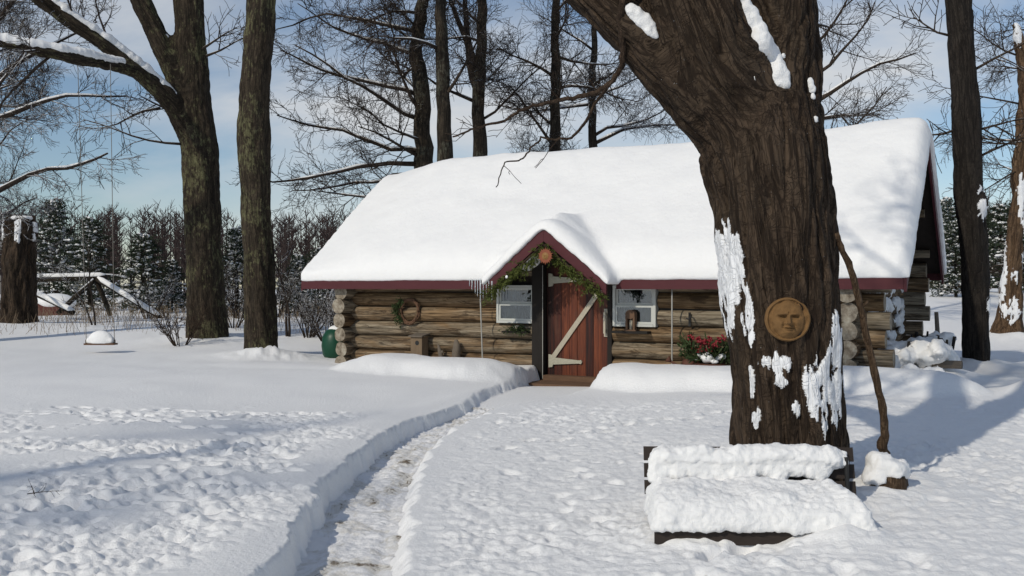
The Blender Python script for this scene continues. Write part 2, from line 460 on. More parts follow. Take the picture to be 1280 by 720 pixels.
T1 = (-8.28, 26.0); T2 = (-5.63, 21.5); BIG = (2.02, 6.95); TR1 = (8.55, 17.6); TR2 = (13.0, 25.0)
def height(x, y, fine=True):
    x = np.asarray(x, float); y = np.asarray(y, float)
    r = np.hypot(x, y)
    d, sg = path_dist(x, y)
    calm = 1-.75*np.exp(-(d/1.3)**2)
    z = (.05*noise3(x*.3, y*.3, 1.5) + .022*noise3(x*1.1, y*.8, 4.2))*calm
    z = z - .07*sst(15, 20, y)*sst(3, -2, x) + .36*sst(23.5, 31, y)*sst(3, -4, x) + 1.25*sst(20, 48, y)*sst(6, 13, x)
    z = z + .5*noise3(x*.02, y*.02, 7)*sst(40, 90, r)
    right = sg > 0
    # packed lower snow right of the path
    z = z - .13*np.where(right, 1, 0)*sst(4.5, .3, d)*sst(17, 14.5, y)
    z = z - .10*np.where(right, 0, 1)*sst(9, 12.5, y)*np.exp(-(d/1.2)**2)*sst(17, 15, y)
    z = z - .055*np.where(right, 0, 1)*np.exp(-(d/1.0)**2)*sst(12, 9, y)
    z = z - .05*np.exp(-(((x-.35)/.75)**2+((y-15.1)/1.3)**2)**1.5)
    # mounds before the cabin wall
    wob = .12*fbm(x*1.3, y*1.3, 3.3, 3)
    lm = capsule(x, y, (-2.2,17.5), (-.75,16.6), 1.05)+wob; z = z + .27*dome(lm, 2.8) - .08*np.exp(-(((x+2.2)/2.3)**2+((y-18.8)/1.1)**2))
    lm2 = capsule(x, y, (-5.0,18.9), (-2.2,18.0), 1.0)+wob; z = z + .07*dome(lm2)
    rm = capsule(x, y, (1.95,15.45), (5.7,13.35), .85)+wob*.8; z = z + .30*dome(rm, 3.0)
    wallq = (x-CX)*NV[0]+(y-CY)*NV[1]; along = (x-CX)*U[0]+(y-CY)*U[1]
    z = z + .06*sst(-1.2, -.1, wallq)*sst(.6, 0, along)*sst(-11, -10, along)
    # mounds at trunk feet
    for (cx, cy), rr, hh in ((T1, 1.8, .16), (T2, 1.2, .12), (BIG, 1.1, .12), (TR1, .9, .16), (TR2, 1.4, .22), ((-15.9, 31.), 1.4, .08)):
        q = np.hypot(x-cx, (y-cy))/rr
        z = z + hh*np.exp(-q*q*1.6)*(1+.35*fbm(x*2.1, y*2.1, 8, 2))
    # heaped clods left of the second trunk, lump at the right edge, woodpile drift
    z = z + .15*np.exp(-(((x+5.2)/.8)**2+((y-20.7)/.5)**2))*(1+.7*noise3(x*4, y*4, 2)+.3*noise3(x*11, y*11, 2))
    z = z + .30*np.exp(-(((x-7.45)/.6)**2+((y-13.0)/.5)**2))
    z = z + .22*np.exp(-(((x-6.8)/.7)**2+((y-15.3)/.6)**2))
    # bench drift
    z = z + .10*np.exp(-(((x-1.15)/.35)**2+((y-5.85)/.3)**2)) + .08*np.exp(-(((x-1.9)/.25)**2+((y-5.62)/.18)**2))
    z = z - .07*np.exp(-(((x-1.35)/.4)**2+((y-5.62)/.16)**2))
    if fine:
        near = sst(16, 11, r)
        reg = sst(-.9, -2., x)*sst(13, 9.5, y)
        rg2 = np.clip(np.where(right, sst(.3, .8, d), 0)*sst(15, 12.5, y), 0, 1)
        cl = fbm(x*.7, y*.9, 5.5, 2)
        b1 = np.abs(fbm(x*4.2, y*5.2, 1.1, 3)); b2 = np.abs(noise3(x*13, y*15, 6.1))
        z = z + near*reg*sst(-.2, .45, cl)*(.062*b1+.02*b2-.025)
        z = z + near*rg2*(.45+.65*sst(-.4, .5, fbm(x*.5+3, y*.6, 2.5, 2)))*(.045*np.abs(fbm(x*4.5, y*6.5, 9.2, 3))+.022*b2-.02)
    # the shovelled path
    lw = np.interp(y, [5, 7.5, 8.5, 11, 13, 14.5, 16], [.28, .27, .235, .19, .17, .46, .66])+.045*noise3(x*2.4, y*2.4, 2.2)+.028*noise3(x*8, y*8, 2.2)+.012*noise3(x*25, y*25, 1.)
    flare = np.exp(-(((x-.85)/.8)**2+((y-16.35)/.75)**2))
    lw = lw + .2*flare
    lip = .02*np.exp(-((d-.55)/.2)**2)*(~right)
    zl = z + lip
    wallL = sst(lw, lw+.085+.04*noise3(x*7,y*7,3.), d); wallR = sst(lw-.02, lw+.13+.06*noise3(x*5, y*5, 7.), d)
    wgt = np.where(right, wallR, wallL)
    inside = sst(18.3, 18.0, y)
    wgt = 1-(1-wgt)*inside
    fl = -.272+.06*sst(12.5, 14., y)*sst(17, 16, y)
    return zl*wgt + fl*(1-wgt)
def hz(x, y): return float(height(np.array([x]), np.array([y]))[0])

def build_ground():
    a1 = np.radians(np.arange(-33, 33.01, .1))
    a0 = np.radians(np.concatenate([np.arange(-180, -40, 4), np.arange(-40, -33, .5)]))
    ang = np.concatenate([a0, a1, -a0[::-1][:-1]])
    def geo(a, b, q): n = int(math.log(b/a)/math.log(q))+1; return a*(b/a)**(np.arange(n)/n)
    rr = np.concatenate([[.05], geo(.3, 3.6, 1.06), geo(3.6, 13, 1.0034), geo(13, 36, 1.0075), geo(36, 900, 1.06), [900.]])
    Rg, Ag = np.meshgrid(rr, ang, indexing='ij')
    X = Rg*np.sin(Ag); Y = Rg*np.cos(Ag)
    Z = height(X.ravel(), Y.ravel()).reshape(X.shape)
    rng = np.random.RandomState(5)
    # trodden holes and clods, left foreground
    def pit(cx, cy, ra, rb, th, dep):
        rad = max(ra, rb)*2.2; r0 = math.hypot(cx, cy); an = math.atan2(cx, cy)
        i0, i1 = np.searchsorted(rr, [r0-rad, r0+rad]); j0, j1 = np.searchsorted(ang, [an-rad/r0, an+rad/r0])
        if i1 <= i0 or j1 <= j0: return
        x = X[i0:i1, j0:j1]-cx; y = Y[i0:i1, j0:j1]-cy
        u = (x*math.cos(th)+y*math.sin(th))/ra; v = (-x*math.sin(th)+y*math.cos(th))/rb
        q = np.sqrt(u*u+v*v)*(1+.3*noise3(x*9+cx*7, y*9, 2.))
        Z[i0:i1, j0:j1] += -1.15*dep*np.exp(-q**3)+.2*dep*np.exp(-((q-1.3)/.35)**2)*(1+.6*noise3(x*15+cx*3, y*15+cy, 5.))
    n = 0
    while n < 640:
        x = rng.uniform(-6, -1.5); y = rng.uniform(4.2, 11.5)
        c = float(fbm(np.array([x*.55]), np.array([y*.7]), 5.5, 2)[0])
        if c < rng.uniform(-.1, .6): continue
        if x > -1.9 and y > 8: continue
        n += 1
        s = rng.uniform(.5, 1.0)
        pit(x, y, .065*s, .10*s, rng.uniform(0, 3.14), rng.uniform(.012, .042))
    # trails of steps crossing the left lawn
    for (ax, ay, bx, by) in ((-6,7.2,-1.6,6.4),(-5.5,11.8,-2.2,9.2),(-4.2,5.0,-2.0,7.8),(.5,4.6,4.2,9.4),(-.1,9.5,3.6,12.4),(-5,8.9,-2.3,8.3)):
        L = math.hypot(bx-ax, by-ay)
        for i in range(int(L/.34)):
            t = i*.34/L; o = .1*(1 if i % 2 else -1)
            pit(ax+(bx-ax)*t+rng.normal()*.04, ay+(by-ay)*t+o+rng.normal()*.03, .06, .13, math.atan2(by-ay, bx-ax)+1.57, .075)
    for i in range(240):
        x = rng.uniform(-.4, 5.5); y = rng.uniform(4.6, 12.5)
        if abs(x-1.5) < .8 and 5.4 < y < 7.4: continue
        s = rng.uniform(.5, 1.1); pit(x, y, .06*s, .09*s, rng.uniform(0, 3.14), rng.uniform(.012, .034))
    ni, nj = X.shape
    V = np.stack([X, Y, Z], -1).reshape(-1, 3)
    i, j = np.meshgrid(np.arange(ni-1), np.arange(nj-1), indexing='ij')
    a = i*nj+j
    F = np.stack([a, a+1, a+nj+1, a+nj], -1).reshape(-1, 4)[:, ::-1]
    # close the seam behind the camera
    i = np.arange(ni-1); s = np.stack([i*nj+nj-1, i*nj, (i+1)*nj, (i+1)*nj+nj-1], -1)[:, ::-1]
    o = np_mesh('ground', V, np.concatenate([F, s]), M['snow'])
    o['kind'] = 'structure'; return o
build_ground()

def build_path():
    pts = PC; n = len(pts); W = np.linspace(-1, 1, 41)
    s = [pts[0]]
    dense = []
    for i in range(n-1):
        for t in np.linspace(0, 1, 10, endpoint=False): dense.append(pts[i]+(pts[i+1]-pts[i])*t)
    dense = np.array([q for q in dense if q[1] < 13.3]); d = np.gradient(dense, axis=0); d /= np.linalg.norm(d, axis=1)[:, None]
    nr = np.stack([d[:, 1], -d[:, 0]], -1)
    wid = np.interp(dense[:, 1], [5, 7.5, 8.5, 11, 13, 14.5, 16], [.36, .35, .32, .27, .24, .38, .5])
    X = dense[:, 0][:, None]+nr[:, 0][:, None]*W*wid[:, None]; Y = dense[:, 1][:, None]+nr[:, 1][:, None]*W*wid[:, None]
    Z = -.249+.06*sst(12.5, 14., Y)*sst(17, 16, Y)+.016*fbm(X*6, Y*6, 2.2, 3)+.02*np.abs(noise3(X*17, Y*17, 4.))-.006
    Z -= .012*np.exp(-((W[None, :]-.55)/.1)**2)
    ni, nj = X.shape; i, j = np.meshgrid(np.arange(ni-1), np.arange(nj-1), indexing='ij'); a = i*nj+j
    F = np.stack([a, a+1, a+nj+1, a+nj], -1).reshape(-1, 4)
    o = np_mesh('path', np.stack([X, Y, Z], -1).reshape(-1, 3), F, M['path']); o['kind'] = 'structure'
build_path()

# ------------------------------------------------------------------ cabin
cab = thing('log_cabin', 'log cabin with deep snow on its roof and a gabled plank door', 'cabin', (CX, CY, 0), -TH)
SL = .82; EAVE_N, EAVE_Z = -.51, 1.63; RIDGE_N = WID/2; RIDGE_Z = EAVE_Z+(RIDGE_N-EAVE_N)*SL
REAR_N = WID+.3; XR, XL = .82, -LEN-.85
def roofz(n): return RIDGE_Z-abs(n-RIDGE_N)*SL
PITCH = .29; ROW0 = -.37
rng = random.Random(3)

def log_obj(x0, x1, n, zc, parent, r=PITCH/2*1.0, mat='log', axis=0, seed=None, name='log'):
    mb = MB(); sd = rng.uniform(0, 99) if seed is None else seed
    L = x1-x0; k = max(2, int(L/.16))
    pts = []
    for i in range(k+1):
        t = x0+L*i/k
        o1 = .012*float(noise3(t*.5, sd, 1.)); o2 = .014*float(noise3(t*.5, sd, 5.))
        pts.append((t, n+o1, zc+o2) if axis == 0 else (n+o1, t, zc+o2))
    S = 16
    nz = noise3(np.repeat([x0+L*i/k for i in range(k+1)], S)*1.1+sd, np.tile(np.cos(np.arange(S)*2*math.pi/S), k+1)*1.2, np.tile(np.sin(np.arange(S)*2*math.pi/S), k+1)*1.2)
    n2 = noise3(np.repeat([x0+L*i/k for i in range(k+1)], S)*.5+sd, np.tile(np.cos(np.arange(S)*2*math.pi/S), k+1)*4, np.tile(np.sin(np.arange(S)*2*math.pi/S), k+1)*4)
    mb.tube(pts, [r]*(k+1), S, capmi=1, rn=lambda i, q: 1+.085*nz[i*S+q]+.05*n2[i*S+q])
    o = mb.build(name, [M[mat], M['log_end']], parent, smooth=True); o.data.set_sharp_from_angle(angle=R(45)); return o

# openings on the front wall (local x, z)
wl0, _ = wl(622, 356, -.12); wl1, _ = wl(669, 356, -.12)
wr0, _ = wl(767, 356, -.12); wr1, _ = wl(820.5, 356, -.12)
dx0, dz0 = wl(684, 472, -.03); dx1, _ = wl(762, 472, -.03)
WZ0, WZ1 = .80, 1.50; DZ1 = 1.86; DZ0 = -.19
jx0, _ = wl(668, 472, -.1)

mb = MB(); mb.box(-LEN-.02, dx0-.22, -.02, .05, -.5, .8); mb.box(dx1+.06, .02, -.02, .05, -.5, .8)
for a, b in ((-LEN-.02, wl0), (wl1, dx0-.22), (dx1+.06, wr0), (wr1, .02)): mb.box(a, b, -.019, .049, .8, 1.5)
mb.box(-LEN-.02, .02, -.018, .048, 1.503, roofz(0)-.1)
wallF = mb.build('wall', M['interior'], cab)
wallF['label'] = 'cabin wall of weathered horizontal logs facing the yard'
for k in range(8):
    zc = ROW0+PITCH*(k+.5); lo, hi = zc-PITCH/2, zc+PITCH/2
    cuts = []
    if hi > WZ0+.02 and lo < WZ1-.02: cuts = [(wl0-.02, wl1+.02), (wr0-.02, wr1+.02)]
    if lo < DZ1: cuts.append((jx0, dx1+.09))
    cuts.sort(); x = -LEN-.14; ends = LEN
    for a, b in cuts+[(.57+rng.uniform(-.09, .05), None)]:
        if a-x > .04: log_obj(x, a, rng.uniform(-.012, .012), zc, wallF)
        if b is not None: x = b

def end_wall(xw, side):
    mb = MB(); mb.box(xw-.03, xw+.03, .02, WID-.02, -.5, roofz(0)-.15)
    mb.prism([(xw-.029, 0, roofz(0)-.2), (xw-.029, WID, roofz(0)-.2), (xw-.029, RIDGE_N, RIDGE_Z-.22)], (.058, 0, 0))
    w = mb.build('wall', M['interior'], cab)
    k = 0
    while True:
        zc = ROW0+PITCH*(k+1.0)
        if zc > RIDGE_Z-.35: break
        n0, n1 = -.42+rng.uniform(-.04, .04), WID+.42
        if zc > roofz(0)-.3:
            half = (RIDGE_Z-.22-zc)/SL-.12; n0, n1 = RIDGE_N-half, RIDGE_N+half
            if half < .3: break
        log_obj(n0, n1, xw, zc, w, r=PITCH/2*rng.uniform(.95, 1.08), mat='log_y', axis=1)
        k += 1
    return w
wg = end_wall(0, 1); wg['label'] = 'shaded gable wall of logs with snow blown onto it'
wlft = end_wall(-LEN, -1)
mb = MB(); mb.box(-LEN, 0, WID-.05, WID+.02, -.5, roofz(WID)-.1)
wb = mb.build('wall', M['interior'], cab)
for k in range(8):
    zc = ROW0+PITCH*(k+.5); log_obj(-LEN-.3, .6+rng.uniform(-.1, .1), WID, zc, wb)
# snow blown on the gable wall: clods lying on the log shoulders
sm = []; r2 = random.Random(5)
for k in range(150):
    m = MB(); n = r2.uniform(.5, 5.0); zc = ROW0+PITCH*(r2.randint(1, 7)+1.40)
    m.sphere((.10+r2.uniform(0, .05), n, zc+r2.uniform(-.1,.02)), r2.uniform(.03,.075), r2.uniform(.1,.34), r2.uniform(.04,.15), 10, 8); sm.append(m)
for k in range(16):
    m = MB(); zc = ROW0+PITCH*(r2.randint(1, 6)+1.02); m.sphere((r2.uniform(.15,.5), WID+r2.uniform(-.05,.05), zc-.13), .12, .1, .03, 10, 8); sm.append(m)
V, Nn, F = remesh(sm, .03, 3); V = V+Nn*(.035*fbm(V[:,0]*9, V[:,1]*9, V[:,2]*9, 3))[:, None]
split_mesh('blown_snow', V, F, M['snow'], wg)

# roof decks with rafters/purlins
gx_, _ = wl(681, 284, -.9); gL_, gR_ = gx_-1.17, gx_+1.17
mb = MB()
def slab(mb, x0, x1, n0, z0, n1, z1, t):
    mb.add([(x0,n0,z0),(x1,n0,z0),(x1,n1,z1),(x0,n1,z1),(x0,n0,z0-t),(x1,n0,z0-t),(x1,n1,z1-t),(x0,n1,z1-t)],
           [(0,1,2,3),(7,6,5,4),(0,4,5,1),(1,5,6,2),(2,6,7,3),(3,7,4,0)])
slab(mb, XL, gL_+.06, EAVE_N, EAVE_Z, RIDGE_N, RIDGE_Z, .06); slab(mb, gR_-.06, XR, EAVE_N, EAVE_Z, RIDGE_N, RIDGE_Z, .06)
slab(mb, gL_+.0605, gR_-.0605, .03, roofz(.03), RIDGE_N, RIDGE_Z, .06)
slab(mb, XL+.001, XR-.001, RIDGE_N+.001, RIDGE_Z-.002, REAR_N, roofz(REAR_N), .06)
roof = mb.build('roof', M['soffit'], cab)
for n in (.35, 1.3, 2.2, 3.0, 3.9, 4.8):
    mb = MB(); mb.tube([(-LEN-.7, n, roofz(n)-.17), (.66, n, roofz(n)-.17)], .085, 10, capmi=1); mb.build('purlin', [M['log'], M['log_end']], roof, True)

# gabled hood over the door
gA_x, gA_z = wl(681, 284, -.9); GN = -.9; HW = 1.17; GE_Z = gA_z-HW*SL
gL, gR = gA_x-HW, gA_x+HW
def hoodz(x): return gA_z-abs(x-gA_x)*SL
fa = MB(); fa.box(XL, gL+.12, EAVE_N-.045, EAVE_N-.003, 1.43, EAVE_Z-.012); fa.build('fascia_board', M['maroon'], roof)
fa = MB(); fa.box(gR+.02, XR, EAVE_N-.045, EAVE_N-.003, 1.43, EAVE_Z-.012); fa.build('fascia_board', M['maroon'], roof)
fa = MB(); fa.box(XL, XR, REAR_N+.003, REAR_N+.045, roofz(REAR_N)-.2, roofz(REAR_N)-.01); fa.build('fascia_board', M['maroon'], roof)
for xx in (XR+.003, XL-.045):
    m = MB()
    m.prism([(xx, EAVE_N-.04, EAVE_Z-.045), (xx, RIDGE_N, RIDGE_Z-.012), (xx, RIDGE_N, RIDGE_Z-.25), (xx, EAVE_N-.04, EAVE_Z-.235)], (.042,0,0))
    m.build('barge_board', M['maroon'], roof)
    m = MB()
    m.prism([(xx, RIDGE_N+.002, RIDGE_Z-.012), (xx, REAR_N+.04, roofz(REAR_N)-.045), (xx, REAR_N+.04, roofz(REAR_N)-.28), (xx, RIDGE_N+.002, RIDGE_Z-.25)], (.042,0,0))
    m.build('barge_board', M['maroon'], roof)

hood = MB()
BK = .75
for sgn in (-1, 1):
    x1 = gA_x+sgn*HW; o = .001*sgn
    q = [(gA_x+o, GN, gA_z), (x1, GN, GE_Z), (x1, BK, GE_Z), (gA_x+o, BK, gA_z)]
    hood.prism(q, (0,0,-.05))
hoodo = hood.build('door_hood', M['soffit'], cab)
for sgn in (-1, 1):
    x1 = gA_x+sgn*HW
    m = MB(); m.prism([(gA_x+.0015*sgn, GN-.005, gA_z-.004), (x1, GN-.005, GE_Z-.004), (x1, GN-.005, GE_Z-.205), (gA_x+.0015*sgn, GN-.005, gA_z-.245)], (0,-.04,0))
    m.build('barge_board', M['maroon'], hoodo)
    m = MB(); e = .03*sgn   # drip edge, thin pale line above the board
    m.prism([(gA_x, GN-.052, gA_z+.012), (x1+e, GN-.052, GE_Z+.012-.02), (x1+e, GN-.052, GE_Z-.016-.02), (gA_x, GN-.052, gA_z-.016)], (0,.03,0))
    m.build('drip_edge', M['dark'], hoodo)
# wall boards above the door under the hood
m = MB(); m.prism([(gL+.1, -.03, hoodz(gL+.1)-.06), (gR-.1, -.03, hoodz(gR-.1)-.06), (gA_x, -.03, gA_z-.07)], (0,.03,0)); m.build('gable_boards', M['soffit'], hoodo)
m = MB(); m.box(gL+.12, gR-.12, -.026, .03, 1.3, 1.62); 

# door set
m = MB(); m.box(jx0, dx0-.012, -.20, .03, -.26, 1.95); m.box(dx1+.004, dx1+.085, -.14, .03, -.26, 1.95); m.box(dx0-.011, dx1+.003, -.13, .03, DZ1+.01, DZ1+.16)
jam = m.build('door_frame', M['dark'], cab)
m = MB(); m.box(dx0-.011, dx0-.001, -.204, -.196, -.2, 1.86); m.build('weather_strip', M['polew'], jam)
m = MB(); npl = 8; w = (dx1-dx0)/npl
for i in range(npl):
    m.box(dx0+i*w+.003, dx0+(i+1)*w-.003, -.05-.004*(i % 2), -.01, DZ0, DZ1)
m.box(dx0+.01, dx1-.01, -.03, .02, DZ0+.01, DZ1-.01)
door = m.build('door', M['door'], cab)
ax, az = wl(691, 447, -.075); bx, bz = wl(751, 361, -.075)
d = Vector((bx-ax, 0, bz-az)).normalized(); q = Vector((-d.z, 0, d.x))*.043; a = Vector((ax, -.062, az)); b = Vector((bx, -.062, bz))
m = MB(); m.prism([a+q, b+q, b-q, a-q], (0,-.022,0)); m.build('brace', M['pale'], door)
for (py) in (451, 350):
    hx0, hz0 = wl(685.5, py, -.09); hx1, _ = wl(726, py, -.09)
    m = MB(); m.prism([(hx0, -.057, hz0-.12), (hx0+.075, -.057, hz0-.11), (hx0+.09, -.057, hz0-.065), (hx1-.04, -.057, hz0-.028), (hx1, -.057, hz0-.038), (hx1+.02, -.057, hz0), (hx1, -.057, hz0+.038), (hx1-.04, -.057, hz0+.028), (hx0+.09, -.057, hz0+.065), (hx0+.075, -.057, hz0+.11), (hx0, -.057, hz0+.12)], (0,-.03,0))
    m.build('strap_hinge', M['iron_pale'], door)
hx, h0 = wl(757, 421, -.09); _, h1 = wl(757, 386, -.09)
m = MB(); m.box(hx-.035, hx+.035, -.085, -.055, h0, h1); m.box(hx-.018, hx+.018, -.13, -.085, h0+.08, h0+.12); m.box(hx-.018, hx+.018, -.13, -.085, h1-.12, h1-.08); m.box(hx-.02, hx+.02, -.15, -.13, h0+.06, h1-.06)
m.build('handle', M['pale'], door)

def window(x0, x1, z0, z1, lab):
    m = MB(); n0, n1 = -.165, .02; fw = .045
    m.box(x0, x0+fw, n0, n1, z0, z1); m.box(x1-fw, x1, n0, n1, z0, z1)
    m.box(x0+fw, x1-fw, n0, n1, z1-fw, z1); m.box(x0+fw, x1-fw, n0-.012, n1, z0, z0+fw)
    w = m.build('window', M['white'], cab); w['label'] = lab
    zm = (z0+z1)/2+.01
    for (a, b, nn) in ((z0+fw+.002, zm, -.135), (zm+.002, z1-fw-.002, -.105)):
        s = MB(); q = .036; xa, xb = x0+fw+.002, x1-fw-.002
        s.box(xa, xa+q, nn-.02, nn+.01, a, b); s.box(xb-q, xb, nn-.02, nn+.01, a, b)
        s.box(xa+q, xb-q, nn-.02, nn+.01, a, a+q); s.box(xa+q, xb-q, nn-.02, nn+.01, b-q, b)
        s.build('sash', M['white'], w)
        p = MB(); p.box(xa+q-.004, xb-q+.004, nn-.006, nn-.001, a+q-.004, b-q+.004); p.build('pane', M['glass'], w)
    # curtain with folds
    k = 40; vs = []; fs = []
    for i in range(k+1):
        x = x0+.05+(x1-x0-.1)*i/k; y = -.04+.018*math.sin(i*1.35)+.01*math.sin(i*.6)
        vs += [(x, y, z0+.04), (x, y, z1-.05)]
    for i in range(k): fs.append((2*i, 2*i+2, 2*i+3, 2*i+1))
    c = MB(); c.add(vs, fs); co = c.build('curtain', M['curtain'], w, True)
    # trinket hanging behind the upper pane
    m = MB(); xm = (x0+x1)/2+.04
    m.prism([(xm-.045, -.085, z1-.22), (xm, -.085, z1-.33), (xm+.045, -.085, z1-.22), (xm, -.085, z1-.13)], (0,.01,0)); m.build('hanging_ornament', M['iron'], w)
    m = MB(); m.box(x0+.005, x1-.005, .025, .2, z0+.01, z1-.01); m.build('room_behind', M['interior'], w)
    return w
window(wl0, wl1, WZ0, WZ1, 'white sash window left of the door'); window(wr0, wr1, WZ0-.02, WZ1, 'white sash window right of the door')
# shelves under the windows
sx0, sz = wl(630, 414, -.2); sx1, _ = wl(661, 414, -.2)
m = MB(); m.box(sx0, sx1, -.30, -.1, sz-.025, sz+.012); sh1 = m.build('window_shelf', M['dark'], cab)
tx0, tz = wl(767, 414, -.2); tx1, _ = wl(812, 414, -.2)
m = MB(); m.box(tx0, tx1, -.32, -.1, tz-.03, tz+.012); sh2 = m.build('window_shelf', M['dark'], cab)

# roof snow: main blanket and hood blanket fused
def field_solid(xs, ns, top, bot):
    m = MB(); nx, nn = len(xs), len(ns)
    vs = [(xs[i], ns[j], top[i][j]) for i in range(nx) for j in range(nn)]+[(xs[i], ns[j], bot[i][j]) for i in range(nx) for j in range(nn)]
    o = nx*nn; fs = []
    I = lambda i, j: i*nn+j
    for i in range(nx-1):
        for j in range(nn-1):
            fs.append((I(i,j), I(i+1,j), I(i+1,j+1), I(i,j+1))); fs.append((o+I(i,j+1), o+I(i+1,j+1), o+I(i+1,j), o+I(i,j)))
    for i in range(nx-1):
        fs.append((I(i,0), o+I(i,0), o+I(i+1,0), I(i+1,0))); fs.append((I(i+1,nn-1), o+I(i+1,nn-1), o+I(i,nn-1), I(i,nn-1)))
    for j in range(nn-1):
        fs.append((I(0,j+1), o+I(0,j+1), o+I(0,j), I(0,j))); fs.append((I(nx-1,j), o+I(nx-1,j), o+I(nx-1,j+1), I(nx-1,j+1)))
    m.add(vs, fs); return m
xs = np.linspace(XL-.05, XR+.1, 130); ns = np.concatenate([np.linspace(EAVE_N-.07, RIDGE_N, 45), np.linspace(RIDGE_N, REAR_N+.1, 34)[1:]])
Xg, Ng = np.meshgrid(xs, ns, indexing='ij')
base = RIDGE_Z-np.abs(Ng-RIDGE_N)*SL
rtop = RIDGE_Z-(np.sqrt((Ng-RIDGE_N)**2+.3**2)-.3*.55)*SL
ed = np.minimum(np.minimum(Ng-ns[0], ns[-1]-Ng)*1.1, np.minimum((Xg-xs[0])*.34, (xs[-1]-Xg)*1.8))
thick = .33*np.sqrt(np.clip(1-(1-np.clip(ed/.42, 0, 1))**2, 0, 1))*.72+.09
thick = thick*(1+.16*fbm(Xg*.5, Ng*.7, 3.1, 3)) + .05*np.sin(Xg*.9+1)*sst(1.5, 2.6, Ng)*.6
thick += .1*sst(-1.5, .6, Xg)*sst(.2, 2.4, Ng)*sst(0, .3, ed) + .01*fbm(Xg*2.2, Ng*2.2, 6, 2)
inh = sst(gL-.06, gL+.06, Xg)*sst(gR+.06, gR-.06, Xg)*sst(.68, .56, Ng)
hoodg = gA_z-np.abs(Xg-gA_x)*SL
base = np.where(inh > .5, np.maximum(base, hoodg+.04), base); rtop = np.where(inh > .5, np.maximum(rtop, hoodg+.02), rtop)
thick = np.maximum(thick*(.32+.68*sst(-.05, 1.9, Xg-xs[0])), .085)
rag = .035*noise3(xs*3.1, 0, 8.)[:, None]*np.exp(-((Ng-ns[0])/.12)**2)
m1 = field_solid(xs, ns, rtop+thick+rag, base-.025)
hx = np.linspace(gL-.07, gR+.07, 40); hn = np.linspace(GN-.1, 1.1, 28)
Hx, Hn = np.meshgrid(hx, hn, indexing='ij')
hb = gA_z-np.abs(Hx-gA_x)*SL
ht = gA_z-(np.sqrt((Hx-gA_x)**2+.2**2)-.2*.5)*SL
e2 = np.minimum(np.minimum(Hx-hx[0], hx[-1]-Hx), (Hn-hn[0]))
tk = .26*np.sqrt(np.clip(1-(1-np.clip(e2/.3, 0, 1))**2, 0, 1))*.72+.07
tk = tk*(1+.15*noise3(Hx*1.2, Hn*1.2, 2.))*(1-.35*sst(.5, 1.1, np.abs(Hx-gA_x)))
m2 = field_solid(hx, hn, ht+tk, hb-.02)
# drift packed in the valley on the hood's left side
m3 = MB(); m3.sphere((gA_x-.95, -.05, 1.98), .55, .5, .24, 18, 12)
V, Nn, F = remesh([m1, m2, m3], .04, 7, .55)
V = V+Nn*(.012*fbm(V[:,0]*1.5, V[:,1]*1.5, V[:,2]*1.5, 2)+.004*noise3(V[:,0]*9, V[:,1]*9, V[:,2]*9))[:, None]
np_mesh('snow_cover', V, F, M['roofsnow'], roof)

# ------------------------------------------------------------------ things on the cabin wall
def at_wall(px, py, n):
    x, z = wl(px, py, n); return cw(x, n, z)
def wall_thing(name, label, cat, px, py, n, group=None): return thing(name, label, cat, at_wall(px, py, n), -TH, group)

def sprig(mb, c, d, L, w, k, rg, spread=.5, curl=0):
    """needle twig: k thin blades along direction d"""
    c = Vector(c); d = Vector(d).normalized()
    for i in range(k):
        t = rg.random(); p = c+d*L*t
        q = (d*.8+Vector((rg.gauss(0,1), rg.gauss(0,1), rg.gauss(0,1)))*spread).normalized()
        l = L*rg.uniform(.3, .55)
        s = q.cross(Vector((rg.gauss(0,1), rg.gauss(0,1), rg.gauss(0,1)))).normalized()*w
        e = p+q*l
        mb.add([p-s*.6, p+s*.6, p+q*l*.6+s, e, p+q*l*.6-s], [(0,1,2,3,4)])

rg = random.Random(21)
# wreath
w = wall_thing('wreath', 'brown twig wreath with a green sprig hung on the log wall', 'wreath', 512, 389, -.18)
m = MB()
for k in range(7):
    pts = []
    for i in range(29):
        a = 2*math.pi*i/28; rr = .215+.02*math.sin(a*3+k)+rg.uniform(-.012,.012); pts.append((rr*math.cos(a), rg.uniform(-.03,.03), rr*1.08*math.sin(a)))
    m.tube(pts, .016, 5)
m.build('twig_ring', M['straw'], w, True)
m = MB()
for k in range(60):
    a = R(rg.uniform(120, 250)); sprig(m, (.24*math.cos(a), -.04, .25*math.sin(a)), (-.6+rg.uniform(-.5,.5), -.3, rg.uniform(-1,.8)), .13, .008, 9, rg)
m.build('green_sprig', M['leafy'], w)
# birdhouse
b = wall_thing('birdhouse', 'small wooden birdhouse with a round hole on the log wall', 'birdhouse', 524, 447, -.3)
m = MB(); m.box(-.13, .13, -.1, .12, 0, .40); m.build('house_box', M['box'], b)
m = MB(); m.add([(-.16,-.14,.405),(.16,-.14,.405),(.16,.14,.45),(-.16,.14,.45),(-.16,-.14,.43),(.16,-.14,.43),(.16,.14,.475),(-.16,.14,.475)],[(0,3,2,1),(4,5,6,7),(0,1,5,4),(1,2,6,5),(2,3,7,6),(3,0,4,7)]); m.build('lid', M['driftwood'], b)
m = MB(); m.tube([(0.02,-.104,.29),(0.02,-.1015,.29)], .045, 16); m.build('entrance_hole', M['iron'], b)
